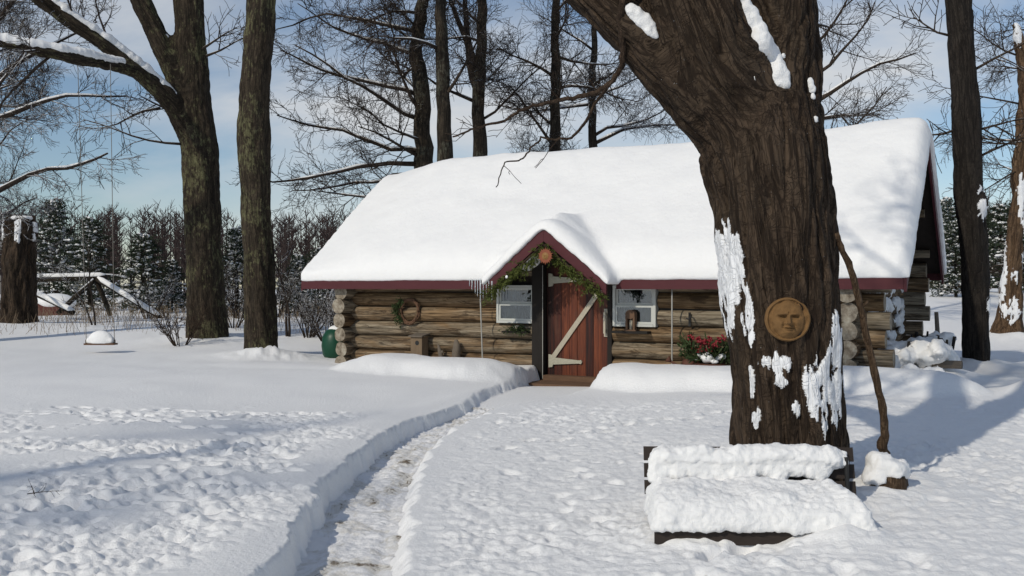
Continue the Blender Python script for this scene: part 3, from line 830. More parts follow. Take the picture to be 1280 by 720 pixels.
# driftwood bits
dr = wall_thing('driftwood', 'short upright slab of grey bark against the log wall', 'driftwood', 570, 447, -.28)
m = MB(); m.tube([(0,0,-.1),(.01,0,.1),(.02,.01,.24),(-.01,.02,.34)], [.075,.08,.065,.03], 9, rn=lambda i, k: 1+.15*math.sin(k*2.3+i)); m.build('bark_slab', M['driftwood'], dr, True)
dr = wall_thing('driftwood', 'small leaning forked piece of grey wood beside the birdhouse', 'driftwood', 550, 448, -.28)
m = MB(); m.tube([(.06,0,-.1),(0,0,.12),(-.05,.01,.27)], [.05,.045,.018], 7); m.tube([(.0,0,.06),(.06,0,.14),(.09,0,.1)], [.03,.028,.012], 7); m.build('forked_wood', M['driftwood'], dr, True)
# thin poles
for px, y0, y1, nn, lab in ((602, 374, 462, -.45, 'thin pale pole upright against the logs left of the door'), (840, 358, 470, -.4, 'thin pale pole upright against the logs right of the window')):
    a = at_wall(px-1.5 if px < 700 else px, y0, nn); bb = at_wall(px+1.5 if px < 700 else px, y1, nn)
    m = MB(); n = 8
    m.tube([a.lerp(bb, i/n)-bb for i in range(n+1)], .0125, 8)
    o = m.build('pole', M['polew'], None, True); o.location = bb; tag(o, lab, 'pole', 'poles by the cabin wall')
# shelf ornaments
p = thing('planter', 'little pale pot with sagging greenery on the shelf under the window', 'planter', cw((sx0+sx1)/2, -.2, sz+.012), -TH)
m = MB(); m.lathe((0.02,0,0), [(.05,0),(.075,.05),(.08,.09),(.06,.1)], 14); m.build('pot', M['pale'], p, True)
m = MB()
for k in range(50): sprig(m, (rg.uniform(-.22,.22), rg.uniform(-.08,.02), rg.uniform(.0,.06)), (rg.uniform(-1,1), -.4, rg.uniform(-.6,.6)), .13, .007, 8, rg)
m.build('greenery', M['leafy'], p)
p = thing('lantern', 'small brown wooden lantern on the shelf under the right window', 'lantern', cw(tx0+(tx1-tx0)*.5, -.21, tz+.012), -TH)
m = MB(); m.box(-.13,.13,-.09,.09,0,.03); m.box(-.1,-.06,-.07,.07,.03,.36); m.box(.06,.1,-.07,.07,.03,.36); m.box(-.06,.06,.05,.068,.03,.36); m.tube([(0,-.075,.36),(0,.075,.36)], .1, 16); m.build('wooden_case', M['step'], p); p.scale = (.85,.85,.8)
m = MB(); m.lathe((0,0,.03), [(.035,0),(.035,.2),(.012,.215)], 12); m.build('candle', M['pale'], p, True)
# hook bracket
p = wall_thing('wall_hook', 'black iron hook on the logs above the berry planter', 'hook', 862, 404, -.16)
m = MB(); m.tube([(0,.0,.0),(0,-.02,.15),(.04,-.1,.17),(.07,-.16,.12),(.05,-.18,.07),(0,-.17,.09)], .013, 7); m.box(-.02,.02,-.005,.01,-.05,.18); m.build('hook', M['iron'], p)
# watering can
pos = at_wall(862, 467, -.62); p = thing('watering_can', 'rusty watering can with a long spout in front of the pole', 'watering can', pos, -TH)
m = MB(); m.lathe((.0,0,0), [(.13,0),(.135,.02),(.12,.2),(.1,.24),(.09,.24)], 20); m.build('body', M['rust'], p, True)
m = MB(); m.tube([(-.1,0,.05),(-.2,-.03,.13),(-.32,-.05,.2)], [.03,.022,.018], 10); m.build('spout', M['rust'], p, True)
m = MB(); m.tube([(-.30,-.05,.19),(-.36,-.06,.235)], [.02,.06], 14); m.build('rose', M['rust'], p, True)
m = MB(); m.tube([(-.05,0,.24),(0,0,.36),(.1,0,.33),(.14,0,.2),(.12,0,.1)], .012, 8); m.build('handle', M['rust'], p, True)
# berry planter
pos = at_wall(888, 468, -.55); p = thing('berry_planter', 'planter of red berries and evergreens dusted with snow clumps', 'planter', pos, -TH)
m = MB(); m.lathe((0,0,-.05), [(.22,0),(.27,.2),(.29,.22),(.25,.23)], 20); m.build('pot', M['rust'], p, True)
m = MB()
for k in range(150):
    a = rg.uniform(0, 6.28); e = rg.uniform(.1, 1.2); L = rg.uniform(.12,.3)
    c = (.3*math.cos(a)*rg.random()*1.3+.05, .2*math.sin(a)*rg.random(), .17+rg.uniform(0,.2)); sprig(m, c, (math.cos(a)*.9, math.sin(a)*.6-.2, math.sin(e)-.1), L, .012, 10, rg, .45)
for k in range(30): sprig(m, (-.36+rg.uniform(-.08,.08), -.05, rg.uniform(.2,.5)), (rg.uniform(-.4,.4), -.2, 1), .18, .008, 9, rg)
m.build('evergreens', M['leafy'], p)
m2_ = MB()
for k in range(26):
    m = MB()
    c0 = Vector((-.02+rg.gauss(0,.11), -.08+rg.gauss(0,.06), .3)); tip = c0+Vector((rg.gauss(0,.1), rg.gauss(-.05,.06), rg.uniform(.08,.32)))
    m2_.tube([(0,0,.12), c0, tip], .006, 4)
    for q in range(7): m.ico(tip+Vector((rg.gauss(0,.022), rg.gauss(0,.022), rg.gauss(-.02,.026))), .022, rng=rg)
    m.build('berry_cluster', M['berry'], p, True)
m2_.build('stems', M['twig_plain'], p)
L_ = []
for c, r_ in (((0,-.17,.28),.11),((-.12,-.15,.34),.06),((.2,-.1,.3),.08),((.12,-.18,.22),.06),((.05,-.05,.42),.05),((-.2,-.1,.26),.05)):
    q = MB(); q.sphere(c, r_, r_*.8, r_*.75, 12, 8); L_.append(q)
V, Nn, F = remesh(L_, .02, 2); V = V+Nn*(.02*noise3(V[:,0]*14, V[:,1]*14, V[:,2]*14))[:, None]; split_mesh('snow_clump', V, F, M['snow'], p)
# garland under the hood + sun
gz = thing('garland', 'evergreen garland hung along the gable of the door hood', 'garland', cw(gA_x, GN-.05, gA_z-.3), -TH)
m = MB()
for sgn in (-1, 1):
    for k in range(240):
        t = rg.random(); x = sgn*t*(HW-.06); z = .0-t*(HW-.06)*SL*.93-.03*math.sin(t*6)
        c = (x+rg.gauss(0,.035), rg.gauss(0,.04)+.0, z+rg.gauss(-.055,.05)); sprig(m, c, (sgn*.5+rg.gauss(0,.5), rg.gauss(-.2,.4), -.7+rg.gauss(0,.4)), rg.uniform(.08,.155), .008, 9, rg, .4)
m.build('needles', M['garland'], gz)
m = MB(); m.tube([(-HW+.06,0,-(HW-.06)*SL*.93),(-.5,0,-.4),(0,0,0),(.5,0,-.4),(HW-.06,0,-(HW-.06)*SL*.93)], .02, 6); m.build('rope', M['twig_plain'], gz)
m = MB(); m.sphere((-.68,-.09,-.56), .028, .02, .03, 8, 6); m.build('snow_clump', M['snow'], gz, True)
m = MB()
s = wall_thing('sun_ornament', 'copper sun face with pointed rays at the peak of the door hood', 'ornament', 682, 320, GN-.24)
m = MB()
for k in range(20):
    a = 2*math.pi*k/20; b_ = .10; l = .15 if k % 2 else .135; w_ = .016
    ca, sa = math.cos(a), math.sin(a); m.prism([(b_*ca-w_*sa, 0, b_*sa+w_*ca), (b_*ca+w_*sa, 0, b_*sa-w_*ca), (l*ca, 0, l*sa)], (0,-.014,0))
m.tube([(0,0,0),(0,-.015,0)], [.115,.11], 28); m.build('ray_ring', M['copper'], s)

def face_disc(name, rad, mat, parent, relief, nrad=46, nang=80, thick=.02, rim=True, y0=0):
    """round face relief facing -y"""
    rr = np.linspace(0, 1, nrad)[1:]; aa = np.linspace(0, 2*math.pi, nang, endpoint=False)
    Rg, Ag = np.meshgrid(rr, aa, indexing='ij'); x = Rg*np.cos(Ag); z = Rg*np.sin(Ag)
    Rg_ = lambda x, z: np.sqrt(x*x+z*z)
    def H(x, z):
        g = lambda cx, cz, sx, sz: np.exp(-((x-cx)/sx)**2-((z-cz)/sz)**2)
        h = .16*(1-np.clip(Rg_(x, z)/.9, 0, 1)**8)+.40*np.sqrt(np.clip(1-(x/.72)**2-((z+.02)/.86)**2, 0, 1))
        h = h-.42*(g(-.27,.12,.15,.075)+g(.27,.12,.15,.075))                 # eye sockets
        h = h+.27*(g(-.27,.105,.105,.05)+g(.27,.105,.105,.05))               # eyeballs / lids
        h = h-.16*(g(-.27,.1,.11,.018)+g(.27,.1,.11,.013))                   # lid slit
        h = h+.24*(g(-.27,.25-0,.17,.045)+g(.27,.25,.17,.045))               # brows
        h = h-.12*(g(0,.29,.035,.07))
        h = h+.5*g(0,-.05,.075,.17)+.24*(g(0,-.15,.12,.065))                # nose
        h = h-.1*(g(-.07,-.195,.03,.025)+g(.07,-.195,.03,.025))
        h = h+.13*(g(-.37,-.14,.16,.15)+g(.37,-.14,.16,.15))                 # cheeks
        h = h-.1*(g(-.24,-.28,.04,.1)+g(.24,-.28,.04,.1))
        h = h+.16*g(0,-.335,.2,.04)+.17*g(0,-.425,.16,.045)-.30*g(0,-.382,.2,.018)
        h = h+.16*g(0,-.58,.16,.1)
        return h
    h = H(x, z)
    if rim: h = h+.2*np.exp(-((Rg-.93)/.06)**2)+.05*np.sin(Ag*9)*np.exp(-((Rg-.8)/.09)**2)*np.where(z > .0, 1, .5)
    h = h+.03*fbm(x*7, z*7, 1., 3)
    edge = 1+.02*noise3(np.cos(Ag)*2, np.sin(Ag)*2, 3.)
    V = [(0, y0-thick-float(H(np.array([0.]), np.array([0.]))[0])*relief, 0)]
    Y = y0-thick-h*relief
    V += list(zip((x*edge*rad).ravel(), Y.ravel(), (z*edge*rad).ravel()))
    n = nrad-1; base = len(V); V += [(x[-1, k]*edge[-1, k]*rad, y0, z[-1, k]*edge[-1, k]*rad) for k in range(nang)]
    F = [(0, 1+(k+1) % nang, 1+k)[::-1] for k in range(nang)]
    for i in range(n-1):
        for k in range(nang):
            k2 = (k+1) % nang; F.append((1+i*nang+k, 1+i*nang+k2, 1+(i+1)*nang+k2, 1+(i+1)*nang+k)[::-1])
    for k in range(nang):
        k2 = (k+1) % nang; F.append((1+(n-1)*nang+k, 1+(n-1)*nang+k2, base+k2, base+k)[::-1])
    F.append(tuple(base+k for k in range(nang)))
    m = MB(); m.add(V, [f[::-1] for f in F]); return m.build(name, mat, parent, True)
face_disc('face', .062, M['gold'], s, .03, 20, 40, .02, False)
# step
st = thing('door_step', 'worn brown wooden step below the plank door', 'step', cw((dx0+dx1)/2, -.55, -.26), -TH)
m = MB(); m.box(-.62,.62,-.36,.3,.0,.045); m.box(-.6,.6,-.35,-.31,-.1,-.002); m.build('tread', M['step'], st)
m = MB(); m.box(-.6,.6,.305,.5,.0,.13); m.build('riser', M['step'], st)
# icicles
r4 = random.Random(9)
for k, (px, y1) in enumerate(((590,360),(594,364),(597,368),(600.5,377),(604,371),(608,366),(615,377),(587,355),(611,358))):
    a = at_wall(px, 349 if px < 612 else 352, -.57 if px < 607 else -.95); bb = at_wall(px, y1+3, -.57 if px < 607 else -.95)
    L = a.z-bb.z; kk = r4.uniform(.6,1.3); m = MB(); m.tube([(0,0,0.01),(.002,0,-L*.4),(-.002,0,-L*.8),(0,0,-L)], [.014*kk,.011*kk,.006,.002], 7)
    o = m.build('icicle', M['ice'], None, True); o.location = a; o.rotation_euler = (0,0,-TH)
    tag(o, ('longest icicle in the cluster hanging from the eave beside the door hood' if px == 600.5 else 'lone icicle hanging from the left tip of the door hood' if px == 615 else 'short icicle in the cluster at the eave beside the door hood'), 'icicle', 'icicles at the eave')
# green barrel at the left corner
pos = P(419, 455, 21.2); pos.z = hz(pos.x, pos.y)-.03
b = thing('barrel', 'round dark green plastic barrel behind the left log corner', 'barrel', pos)
m = MB(); m.lathe((0,0,0), [(.2,0),(.27,.1),(.3,.3),(.28,.5),(.2,.64),(.08,.69)], 28); m.build('body', M['green'], b, True)
m = MB(); m.sphere((.08,.05,.66), .24, .2, .1, 16, 10); m.build('snow_cap', M['snow'], b, True)
# firewood beside the gable
fp = cw(.75, 1.3, 0); fz = hz(fp.x, fp.y)
fw = thing('firewood_pile', 'snow covered pile of split wood by the gable wall', 'woodpile', (fp.x, fp.y, fz), -TH)
L_ = []; m = Pieces(); r5 = random.Random(2)
for k in range(15):
    x = r5.uniform(-.35,.45); n = r5.uniform(-.9,1.2); z = r5.uniform(.0,.5)*(1-abs(n)/2.2)
    if k % 2: m.tube([(x, n, z), (x+r5.uniform(.3,.45), n+r5.uniform(-.1,.1), z+r5.uniform(-.03,.12))], r5.uniform(.035,.07), 7, capmi=0)
    else: m.tube([(x, n, z-.1), (x+r5.uniform(-.1,.1), n+r5.uniform(-.1,.1), z+r5.uniform(.15,.3))], r5.uniform(.02,.04), 6)
m.build('split_log', M['driftwood'], fw)
for k in range(34):
    q = MB(); x = r5.uniform(-.4,.5); n = r5.uniform(-.9,1.2); q.sphere((x, n, r5.uniform(.1,.5)), r5.uniform(.14,.28), r5.uniform(.2,.4), r5.uniform(.08,.16), 12, 8); L_.append(q)
for k in range(3):
    q = MB(); q.sphere((-.2+.3*k, -1.15-.1*k, .02), .22, .2, .16, 12, 8); L_.append(q)
V, Nn, F = remesh(L_, .035, 3); V = V+Nn*(.075*fbm(V[:,0]*6, V[:,1]*6, V[:,2]*6, 4))[:, None]; np_mesh('snow_cover', V, F, M['snow'], fw)
for k in range(14):
    m = MB(); x = r5.uniform(-.1,.55); n = r5.uniform(-.8,.6); h_ = r5.uniform(.35,.72); m.tube([(x,n,0),(x+r5.uniform(-.06,.1),n+r5.uniform(-.08,.08),h_)], [r5.uniform(.02,.04),r5.uniform(.012,.03)], 6); m.build('stick', M['dark'], fw)
pp = cw(1.0, 2.5, 0); o = MB(); zz = hz(pp.x, pp.y)
o.tube([(0,0,-.1),(.02,0,.5),(.0,.03,1.05)], [.05,.045,.035], 8); po = o.build('post', M['driftwood'], None, True); po.location = (pp.x, pp.y, zz); tag(po, 'short weathered post standing behind the snowy woodpile', 'post')

# ------------------------------------------------------------------ trees
def tree_body(name, chains, voxel, mat, parent, it=6, furrow=.018, fs=11., snowf=None, subd=0):
    """chains: list of [(x,y,z,r),...] ; first chain is the trunk. fused, displaced bark surface"""
    shells = []
    for ch in chains:
        pts = []; rad = []
        for i in range(len(ch)-1):
            for t in np.linspace(0, 1, 6, endpoint=False):
                p0 = np.array(ch[max(i-1,0)]); p1 = np.array(ch[i]); p2 = np.array(ch[i+1]); p3 = np.array(ch[min(i+2,len(ch)-1)])
                q = .5*((2*p1)+(-p0+p2)*t+(2*p0-5*p1+4*p2-p3)*t*t+(-p0+3*p1-3*p2+p3)*t**3)
                pts.append(Vector(q[:3])); rad.append(q[3])
        pts.append(Vector(ch[-1][:3])); rad.append(ch[-1][3])
        m = MB(); m.tube(pts, rad, 24); shells.append((m, np.array([tuple(p) for p in pts]), np.array(rad)))
    V, Nn, F = remesh([s[0] for s in shells], voxel, it)
    # bark coordinates: offset from the nearest axis (in its own frame), length along it
    qs = []; cs = []
    for ci, (m, pts, rad) in enumerate(shells):
        best = np.full(len(V), 1e9); bc = np.zeros_like(V); rq = np.zeros(len(V)); s0 = pts[0][2]
        for i in range(len(pts)-1):
            d = pts[i+1]-pts[i]; L = np.linalg.norm(d); dn = d/L
            t = np.clip((V-pts[i])@dn, 0, L); off = V-pts[i]-t[:, None]*dn
            q = np.linalg.norm(off, axis=1)
            a = np.cross((0,1,0), dn); a /= np.linalg.norm(a); b = np.cross(dn, a)
            c = np.stack([off@a, off@b, s0+t], -1)
            mk = q < best; best = np.where(mk, q, best); bc[mk] = c[mk]; rq[mk] = q[mk]/rad[i]; s0 += L
        qs.append(rq); cs.append(bc)
    w = np.exp(-6.*(np.array(qs)-np.min(qs, axis=0))); w /= w.sum(0)
    bc = (w[:, :, None]*np.array(cs)).sum(0)
    x, y, z = bc[:, 0], bc[:, 1], bc[:, 2]
    wx = x+.05*noise3(x*3, y*3, z*2); wy = y+.05*noise3(x*3+9, y*3, z*2)
    a = 1-np.abs(noise3(wx*fs, wy*fs, z*fs*.13))*2.2; b = 1-np.abs(noise3(wx*fs*2.2, wy*fs*2.2, z*fs*.33+5))*2
    plates = noise3(wx*fs*1.4, wy*fs*1.4, z*fs*.6+3)
    big = fbm(x*2.6, y*2.6, z*.9, 2)
    sm_ = np.zeros(len(V))
    if snowf is not None:
        s0 = snowf(V, Nn); v = s0*1.18+sst(.1, .4, s0)*(.62*fbm(x*13, y*13, z*3.4, 3)+.45*noise3(x*36, y*36, z*10)-.4*np.clip(a, 0, 1)**2)
        sm_ = sst(.42, .66, v)
    V2 = V+Nn*(.006*sm_+.005*sm_*noise3(x*20, y*20, z*20))[:, None]+Nn*((1-.75*sm_)*furrow*(-.9*np.clip(a, 0, 1)**2-.4*np.clip(b, 0, 1)**2+.35*plates)+furrow*1.3*big)[:, None]
    o = np_mesh(name, V2, F, mat, parent)
    at = o.data.attributes.new('bc', 'FLOAT_VECTOR', 'POINT'); at.data.foreach_set('vector', bc.astype(np.float32).ravel())
    sm_ = sm_.astype(np.float32)
    at = o.data.attributes.new('snowm', 'FLOAT', 'POINT'); at.data.foreach_set('value', sm_)
    return o, V2, F

def grow(mb, p, d, L, r, lev, pr, rg, snow=None, chain=None):
    """recursive bare branch"""
    n = max(3, int(L/pr['seg'][lev])); pts = [Vector(p)]; d = Vector(d).normalized(); rad = [r]
    taper = pr.get('taper', .25)
    for i in range(n):
        wob = pr['wob'][lev]
        d = (d+Vector((rg.gauss(0,wob), rg.gauss(0,wob), rg.gauss(0,wob)+pr['up'][lev]))).normalized()
        if pts[-1].z < pr.get('zmin', .6) and d.z < 0: d.z = abs(d.z)*.3
        pts.append(pts[-1]+d*(L/n)); rad.append(max(pr['rmin'], r*(1-(1-taper)*(i+1)/n)))
    mb.tube(pts, rad, pr['sides'][lev])
    if snow is not None and r > pr.get('snowr', .03): snow_line(snow, pts, rad, rg, pr.get('snowk', 1.))
    children(mb, pts, rad, L, lev, pr, rg, snow)
def children(mb, pts, rad, L, lev, pr, rg, snow=None, t0=None):
    if lev+1 >= len(pr['seg']): return
    n = len(pts)-1; k = pr['n'][lev]
    t0 = pr['t0'][lev] if t0 is None else t0
    for c in range(k):
        t = t0+(1-t0)*(c+rg.random())/k
        f = t*n; i = min(int(f), n-1); q = pts[i].lerp(pts[i+1], f-i); dd = (pts[i+1]-pts[i]).normalized()
        ax = dd.orthogonal().normalized(); ax.rotate(Quaternion(dd, rg.uniform(0, 6.283)))
        if pr.get('flat') and lev > 0:
            ax = Vector((0,0,1))*(1 if rg.random() < .5 else -1)+Vector((rg.gauss(0,.5), rg.gauss(0,.5), 0)); ax = (ax-dd*ax.dot(dd)).normalized()
        nd = dd.copy(); nd.rotate(Quaternion(ax, R(rg.uniform(*pr['ang'][lev]))))
        bias = pr.get('bias')
        if bias is not None and lev == 0: nd = (nd+Vector(bias)).normalized()
        l2 = pr['len'][lev+1]*rg.uniform(.6, 1.15)*(1-.5*t); r2 = max(pr['rmin'], min(rad[i]*.7, pr['rad'][lev+1]*rg.uniform(.75, 1.2)*(1-.35*t)))
        grow(mb, q, nd, l2, r2, lev+1, pr, rg, snow)
def snow_line(mb, pts, rad, rg, k=1.):
    run = []
    def flush():
        if len(run) > 2:
            n = len(run); 
            pp = [a+Vector((0,0,b*.85)) for a, b in run]; rr = [max(.004, b*.82*k*(1 if 0 < i < n-1 else .3)*rg.uniform(.8,1.15)) for i, (a, b) in enumerate(run)]
            mb.tube(pp, rr, 7)
        run.clear()
    for i in range(len(pts)-1):
        d = (pts[i+1]-pts[i]).normalized()
        if abs(d.z) < .72 and rg.random() < .93: run.append((pts[i], rad[i]))
        else: flush()
    flush()

# --- the big maple
PXM = 6.95/FPX
def bp(px, py, r, dy=0): q = P(px, py, 6.95); return (q.x, q.y+dy, q.z, r*PXM)
chT = [bp(993,690,84), bp(992,640,77), bp(989,560,71), bp(982,450,70), bp(974,350,73), bp(966,255,77), bp(958,180,80), bp(960,120,70)]
chC = [bp(962,190,66), bp(978,100,56,.05), bp(976,0,49,.1), bp(973,-150,45,.2), bp(988,-420,38,.4), bp(960,-800,28,.7), bp(985,-1150,17,1.0)]
chB = [bp(945,185,62), bp(898,90,64,-.06), bp(856,-10,60,-.1), bp(800,-170,48,-.1), bp(730,-420,36,.1), bp(735,-760,24,.5), bp(690,-1050,14,.7)]
chA = [bp(925,168,50), bp(852,92,44,.0), bp(772,14,37,.05), bp(690,-70,31,.15), bp(570,-170,25,.3), bp(420,-330,17,.5), bp(330,-520,10,.8)]
SP = [(912,345,16,46,1.2),(905,305,10,26,1.2),(931,395,9,25,.9),(936,425,6,14,.8),(938,480,5,26,.8),(944,520,6,14,.9),(966,455,13,14,.95),(983,455,10,12,.7),(975,478,12,12,.95),
      (1028,480,20,40,1.2),(1042,440,7,60,.75),(1048,500,8,40,.8),(1030,530,8,20,.7),(996,510,6,14,.75),(944,455,5,20,.6),(985,425,5,6,.5),(912,400,6,26,.8)]
def big_snow(V, N):
    px = 640+V[:,0]/6.95*FPX*(6.95/ (V[:,1]+.0*V[:,0]))
    py = 360-(V[:,2]-HC)/V[:,1]*FPX
    s = np.zeros(len(V))
    for (cx, cy, sx, sy, a) in SP:
        s = np.maximum(s, a*np.exp(-((px-cx)/sx)**2*.8-((py-cy)/sy)**2*.8))
    return s*(V[:,1] < 7.1)
big = thing('maple_tree', 'huge forked maple trunk with a clay face on its bark', 'tree', (0,0,0))
trunk_o, BV, BF = tree_body('trunk', [chT, chC, chB, chA], .0145, M['bark_big'], big, it=22, furrow=.034, fs=9.5, snowf=big_snow)
bvh = BVHTree.FromPolygons([tuple(v) for v in BV.tolist()], BF.tolist())
def hit(px, py):
    o = Vector((0,0,HC)); d = Vector(((px-640)/FPX, 1, -(py-360)/FPX)).normalized()
    return bvh.ray_cast(o, d)
def snow_trail(pxs, thick=.03):
    L_ = []
    for (px, py, w) in pxs:
        h = hit(px, py)
        if h[0] is None: continue
        q = MB(); q.sphere(tuple(h[0]+Vector((0,-thick*.25,0))), w*PXM, w*PXM*.6, w*PXM*1.3, 10, 8); L_.append(q)
    V, Nn, F = remesh(L_, .012, 3); V = V+Nn*(.012*fbm(V[:,0]*16, V[:,1]*16, V[:,2]*16, 2))[:, None]
    return split_mesh('snow_cap', V, F, M['snow'], big)
def lin(pts, k=8):
    out = []
    for i in range(len(pts)-1):
        for t in np.linspace(0, 1, k, endpoint=False): out.append(tuple(np.array(pts[i])*(1-t)+np.array(pts[i+1])*t))
    return out+[pts[-1]]
snow_trail(lin([(923,-12,8),(932,10,10),(943,35,12),(955,58,13),(966,80,13),(974,96,13),(980,106,8)]))
snow_trail(lin([(787,12,7),(797,20,9),(806,28,9),(814,36,7),(820,45,4)], 5))
snow_trail([(1012,104,6),(1014,112,6),(1015,120,4)]); snow_trail([(979,71,3.5)]); snow_trail([(1019,150,4)]); snow_trail([(943,98,3)])
prB = dict(seg=(.5,.4,.3,.2), wob=(.10,.14,.17,.2), up=(.03,.02,.01,.0), n=(6,6,5,0), t0=(.15,.15,.15,0), ang=((30,65),(30,60),(30,60),(0,0)), len=(3,3.2,1.5,.7), rad=(.12,.07,.026,.010), rmin=.007, sides=(8,6,4,3), zmin=5.2)
crm = MB(); rgb = random.Random(14)
for ch, lo in ((chC, 3), (chB, 3), (chA, 3)):
    pts = [Vector(c[:3]) for c in ch[lo:]]; rad = [c[3] for c in ch[lo:]]
    dense = []; dr_ = []
    for i in range(len(pts)-1):
        for t in (0, .25, .5, .75): dense.append(pts[i].lerp(pts[i+1], t)); dr_.append(rad[i]*(1-t)+rad[i+1]*t)
    dense.append(pts[-1]); dr_.append(rad[-1])
    pr = dict(prB); pr['n'] = (13,7,5,0); children(crm, dense, dr_, 4, 0, pr, rgb, t0=.3)
# drooping broken branch hanging before the sky
def pchain(pts, D): return [P(px, py, d_) for (px, py), d_ in zip(pts, np.linspace(D[0], D[1], len(pts)))]
def jitter(pts, rgj, k=4, amp=.015):
    out = []
    for i in range(len(pts)-1):
        for t in np.linspace(0, 1, k, endpoint=False):
            q = pts[i].lerp(pts[i+1], t); out.append(q+Vector((rgj.gauss(0,amp), rgj.gauss(0,amp), rgj.gauss(0,amp))) if i+t > 0 else q)
    return out+[pts[-1]]
A = jitter(pchain([(781,-40),(778,0),(774,30),(779,60),(778,82),(766,100),(745,117),(722,121),(697,126),(672,131),(650,138),(630,151),(608,157),(585,164),(566,171)], (6.7,7.6)), rgb, 4, .004)
B_ = jitter(pchain([(768,97),(752,118),(738,142),(727,160),(714,173),(695,175),(677,172),(667,181),(656,197),(645,202),(630,203),(625,218),(620,234)], (6.9,7.3)), rgb, 4, .004)
ra = [.028-.022*i/len(A) for i in range(len(A))]; rb = [.013-.0095*i/len(B_) for i in range(len(B_))]
drp = MB(); drp.tube(A, ra, 8); drp.tube(B_, rb, 6)
prD = dict(seg=(.2,.15,.1), wob=(.1,.2,.2), up=(0,0,0), n=(9,3,0), t0=(.35,.2,0), ang=((30,70),(30,60),(0,0)), len=(1,.4,.18), rad=(.02,.006,.003), rmin=.0025, sides=(6,4,3), zmin=0)
children(drp, A, ra, 1.6, 0, prD, rgb); children(drp, B_, rb, 1.2, 0, dict(prD, n=(2,1,0)), rgb)
drp.build('drooping_branch', M['twig_plain'], big, True)
crm.build('crown', M['twig'], big, True)

# clay face on the trunk
h = hit(981, 399); hp, hn = h[0], h[1]
fc = thing('face_plaque', 'round ochre clay plaque with a calm face fixed to the big trunk', 'plaque', (hp.x, hp.y-.10, hp.z))
fc.rotation_euler = (0, 0, R(-8)); fo = face_disc('face_relief', .150, M['clay'], fc, .10, 56, 110, .05, y0=.10)

# stick leaning on the trunk
SK = [(1045,291),(1050,308),(1060,328),(1068,352),(1076,385),(1082,415),(1090,455),(1099,490),(1105,520),(1106,545),(1103,558),(1108,572),(1117,588),(1124,602)]
pts = jitter(pchain(SK, (6.72,7.1)), random.Random(4), 3, .003)
m = MB(); rs = random.Random(8)
m.tube(pts, [(.021+.012*i/len(pts))*rs.uniform(.9,1.12)*(1.25 if abs(i-29) < 2 else 1) for i in range(len(pts))], 9)
m.tube([pts[12], pts[12]+Vector((.05,-.02,.05))], [.016,.01], 6); m.tube([pts[31], pts[31]+Vector((-.05,-.02,.03))], [.018,.01], 6)
o = m.build('stick', M['wood_stick'], None, True); tag(o, 'tall crooked bare stick leaning against the big trunk', 'stick')

# snow capped stump with a bit of wood showing
sp = P(1107, 618, 6.72); sz_ = hz(sp.x, sp.y)
stp = thing('stump', 'low round stump under a ball of snow beside the stick', 'stump', (sp.x, sp.y, sz_))
m = MB(); m.tube([(0,0,-.1),(0,0,.0),(0,0,.07)], [.17,.15,.14], 14, rn=lambda i, k: 1+.08*math.sin(k*2.1)); m.build('wood', M['wood_stick'], stp, True)
L_ = []
for c, r_ in (((0,0,.1),.135),((-.04,-.02,.15),.1),((.06,0,.1),.11),((-.08,-.04,.06),.1),((.03,-.08,.1),.08)):
    q = MB(); q.sphere(c, r_, r_, r_*.8, 14, 10); L_.append(q)
V, Nn, F = remesh(L_, .018, 3); V = V+Nn*(.022*fbm(V[:,0]*13, V[:,1]*13, V[:,2]*13, 3))[:, None]; split_mesh('snow_cap', V, F, M['snow'], stp)

# ------------------------------------------------------------------ bench
BR = R(-2.0)
bn = thing('bench', 'dark slatted wooden bench buried in thick snow before the big trunk', 'bench', (1.49, 5.95, 0), BR)
BW = .635
m = MB()
for k in range(4): m.box(-BW, BW, -.26+k*.115, -.26+k*.115+.095, .0, .035)
m.box(-BW, BW, -.268, -.262+.0, -.075, .036)
m.build('seat', M['bench'], bn)
for k in range(3):
    z = .11+k*.105; y = .27+k*.028
    q = MB(); q.prism([(-BW, y, z), (BW+.09, y, z), (BW+.09, y+.024, z+.088), (-BW, y+.024, z+.088)], (0,.028,-.006)); q.build('back_slat', M['bench'], bn)
for xx in (-BW+.06, BW-.1):
    q = MB(); q.prism([(xx, .25, -.2), (xx, .29, -.2), (xx, .41, .37), (xx, .37, .37)], (.04,0,0)); q.build('back_post', M['iron'], bn)
    for yy in (-.23, .2):
        q = MB(); q.box(xx, xx+.045, yy, yy+.05, -.45, -.004); q.build('leg', M['iron'], bn)
q = MB(); q.tube([(BW+.02,.245,-.1),(BW+.025,.25,.15),(BW+.02,.26,.36)], .014, 8); q.build('iron_strut', M['iron'], bn)
rbn = random.Random(12); L_ = []
xs = np.linspace(-BW-.01, BW+.02, 44); ns = np.linspace(-.31, .24, 26); Xg, Ng = np.meshgrid(xs, ns, indexing='ij')
e = np.minimum(np.minimum(Xg-xs[0], (xs[-1]-Xg)*.8)/.16, np.minimum((Ng-ns[0])/.30, (ns[-1]+.2-Ng)/.15))
tp = .04+.19*np.sqrt(np.clip(1-(1-np.clip(e,0,1))**2, 0, 1))*(1+.25*fbm(Xg*2.6, Ng*3, 3., 2))
L_.append(field_solid(xs, ns, tp, 0*tp+.012))
V, Nn, F = remesh(L_, .0125, 3)
V = V+Nn*(.017*fbm(V[:,0]*7, V[:,1]*7, V[:,2]*7, 3)+.013*np.abs(noise3(V[:,0]*20, V[:,1]*20, V[:,2]*20))+.007*noise3(V[:,0]*45, V[:,1]*45, V[:,2]*45))[:, None]
so = np_mesh('snow_cover', V, F, M['snow'], bn)
L_ = []
xs = np.linspace(-BW+.05, BW+.03, 60)
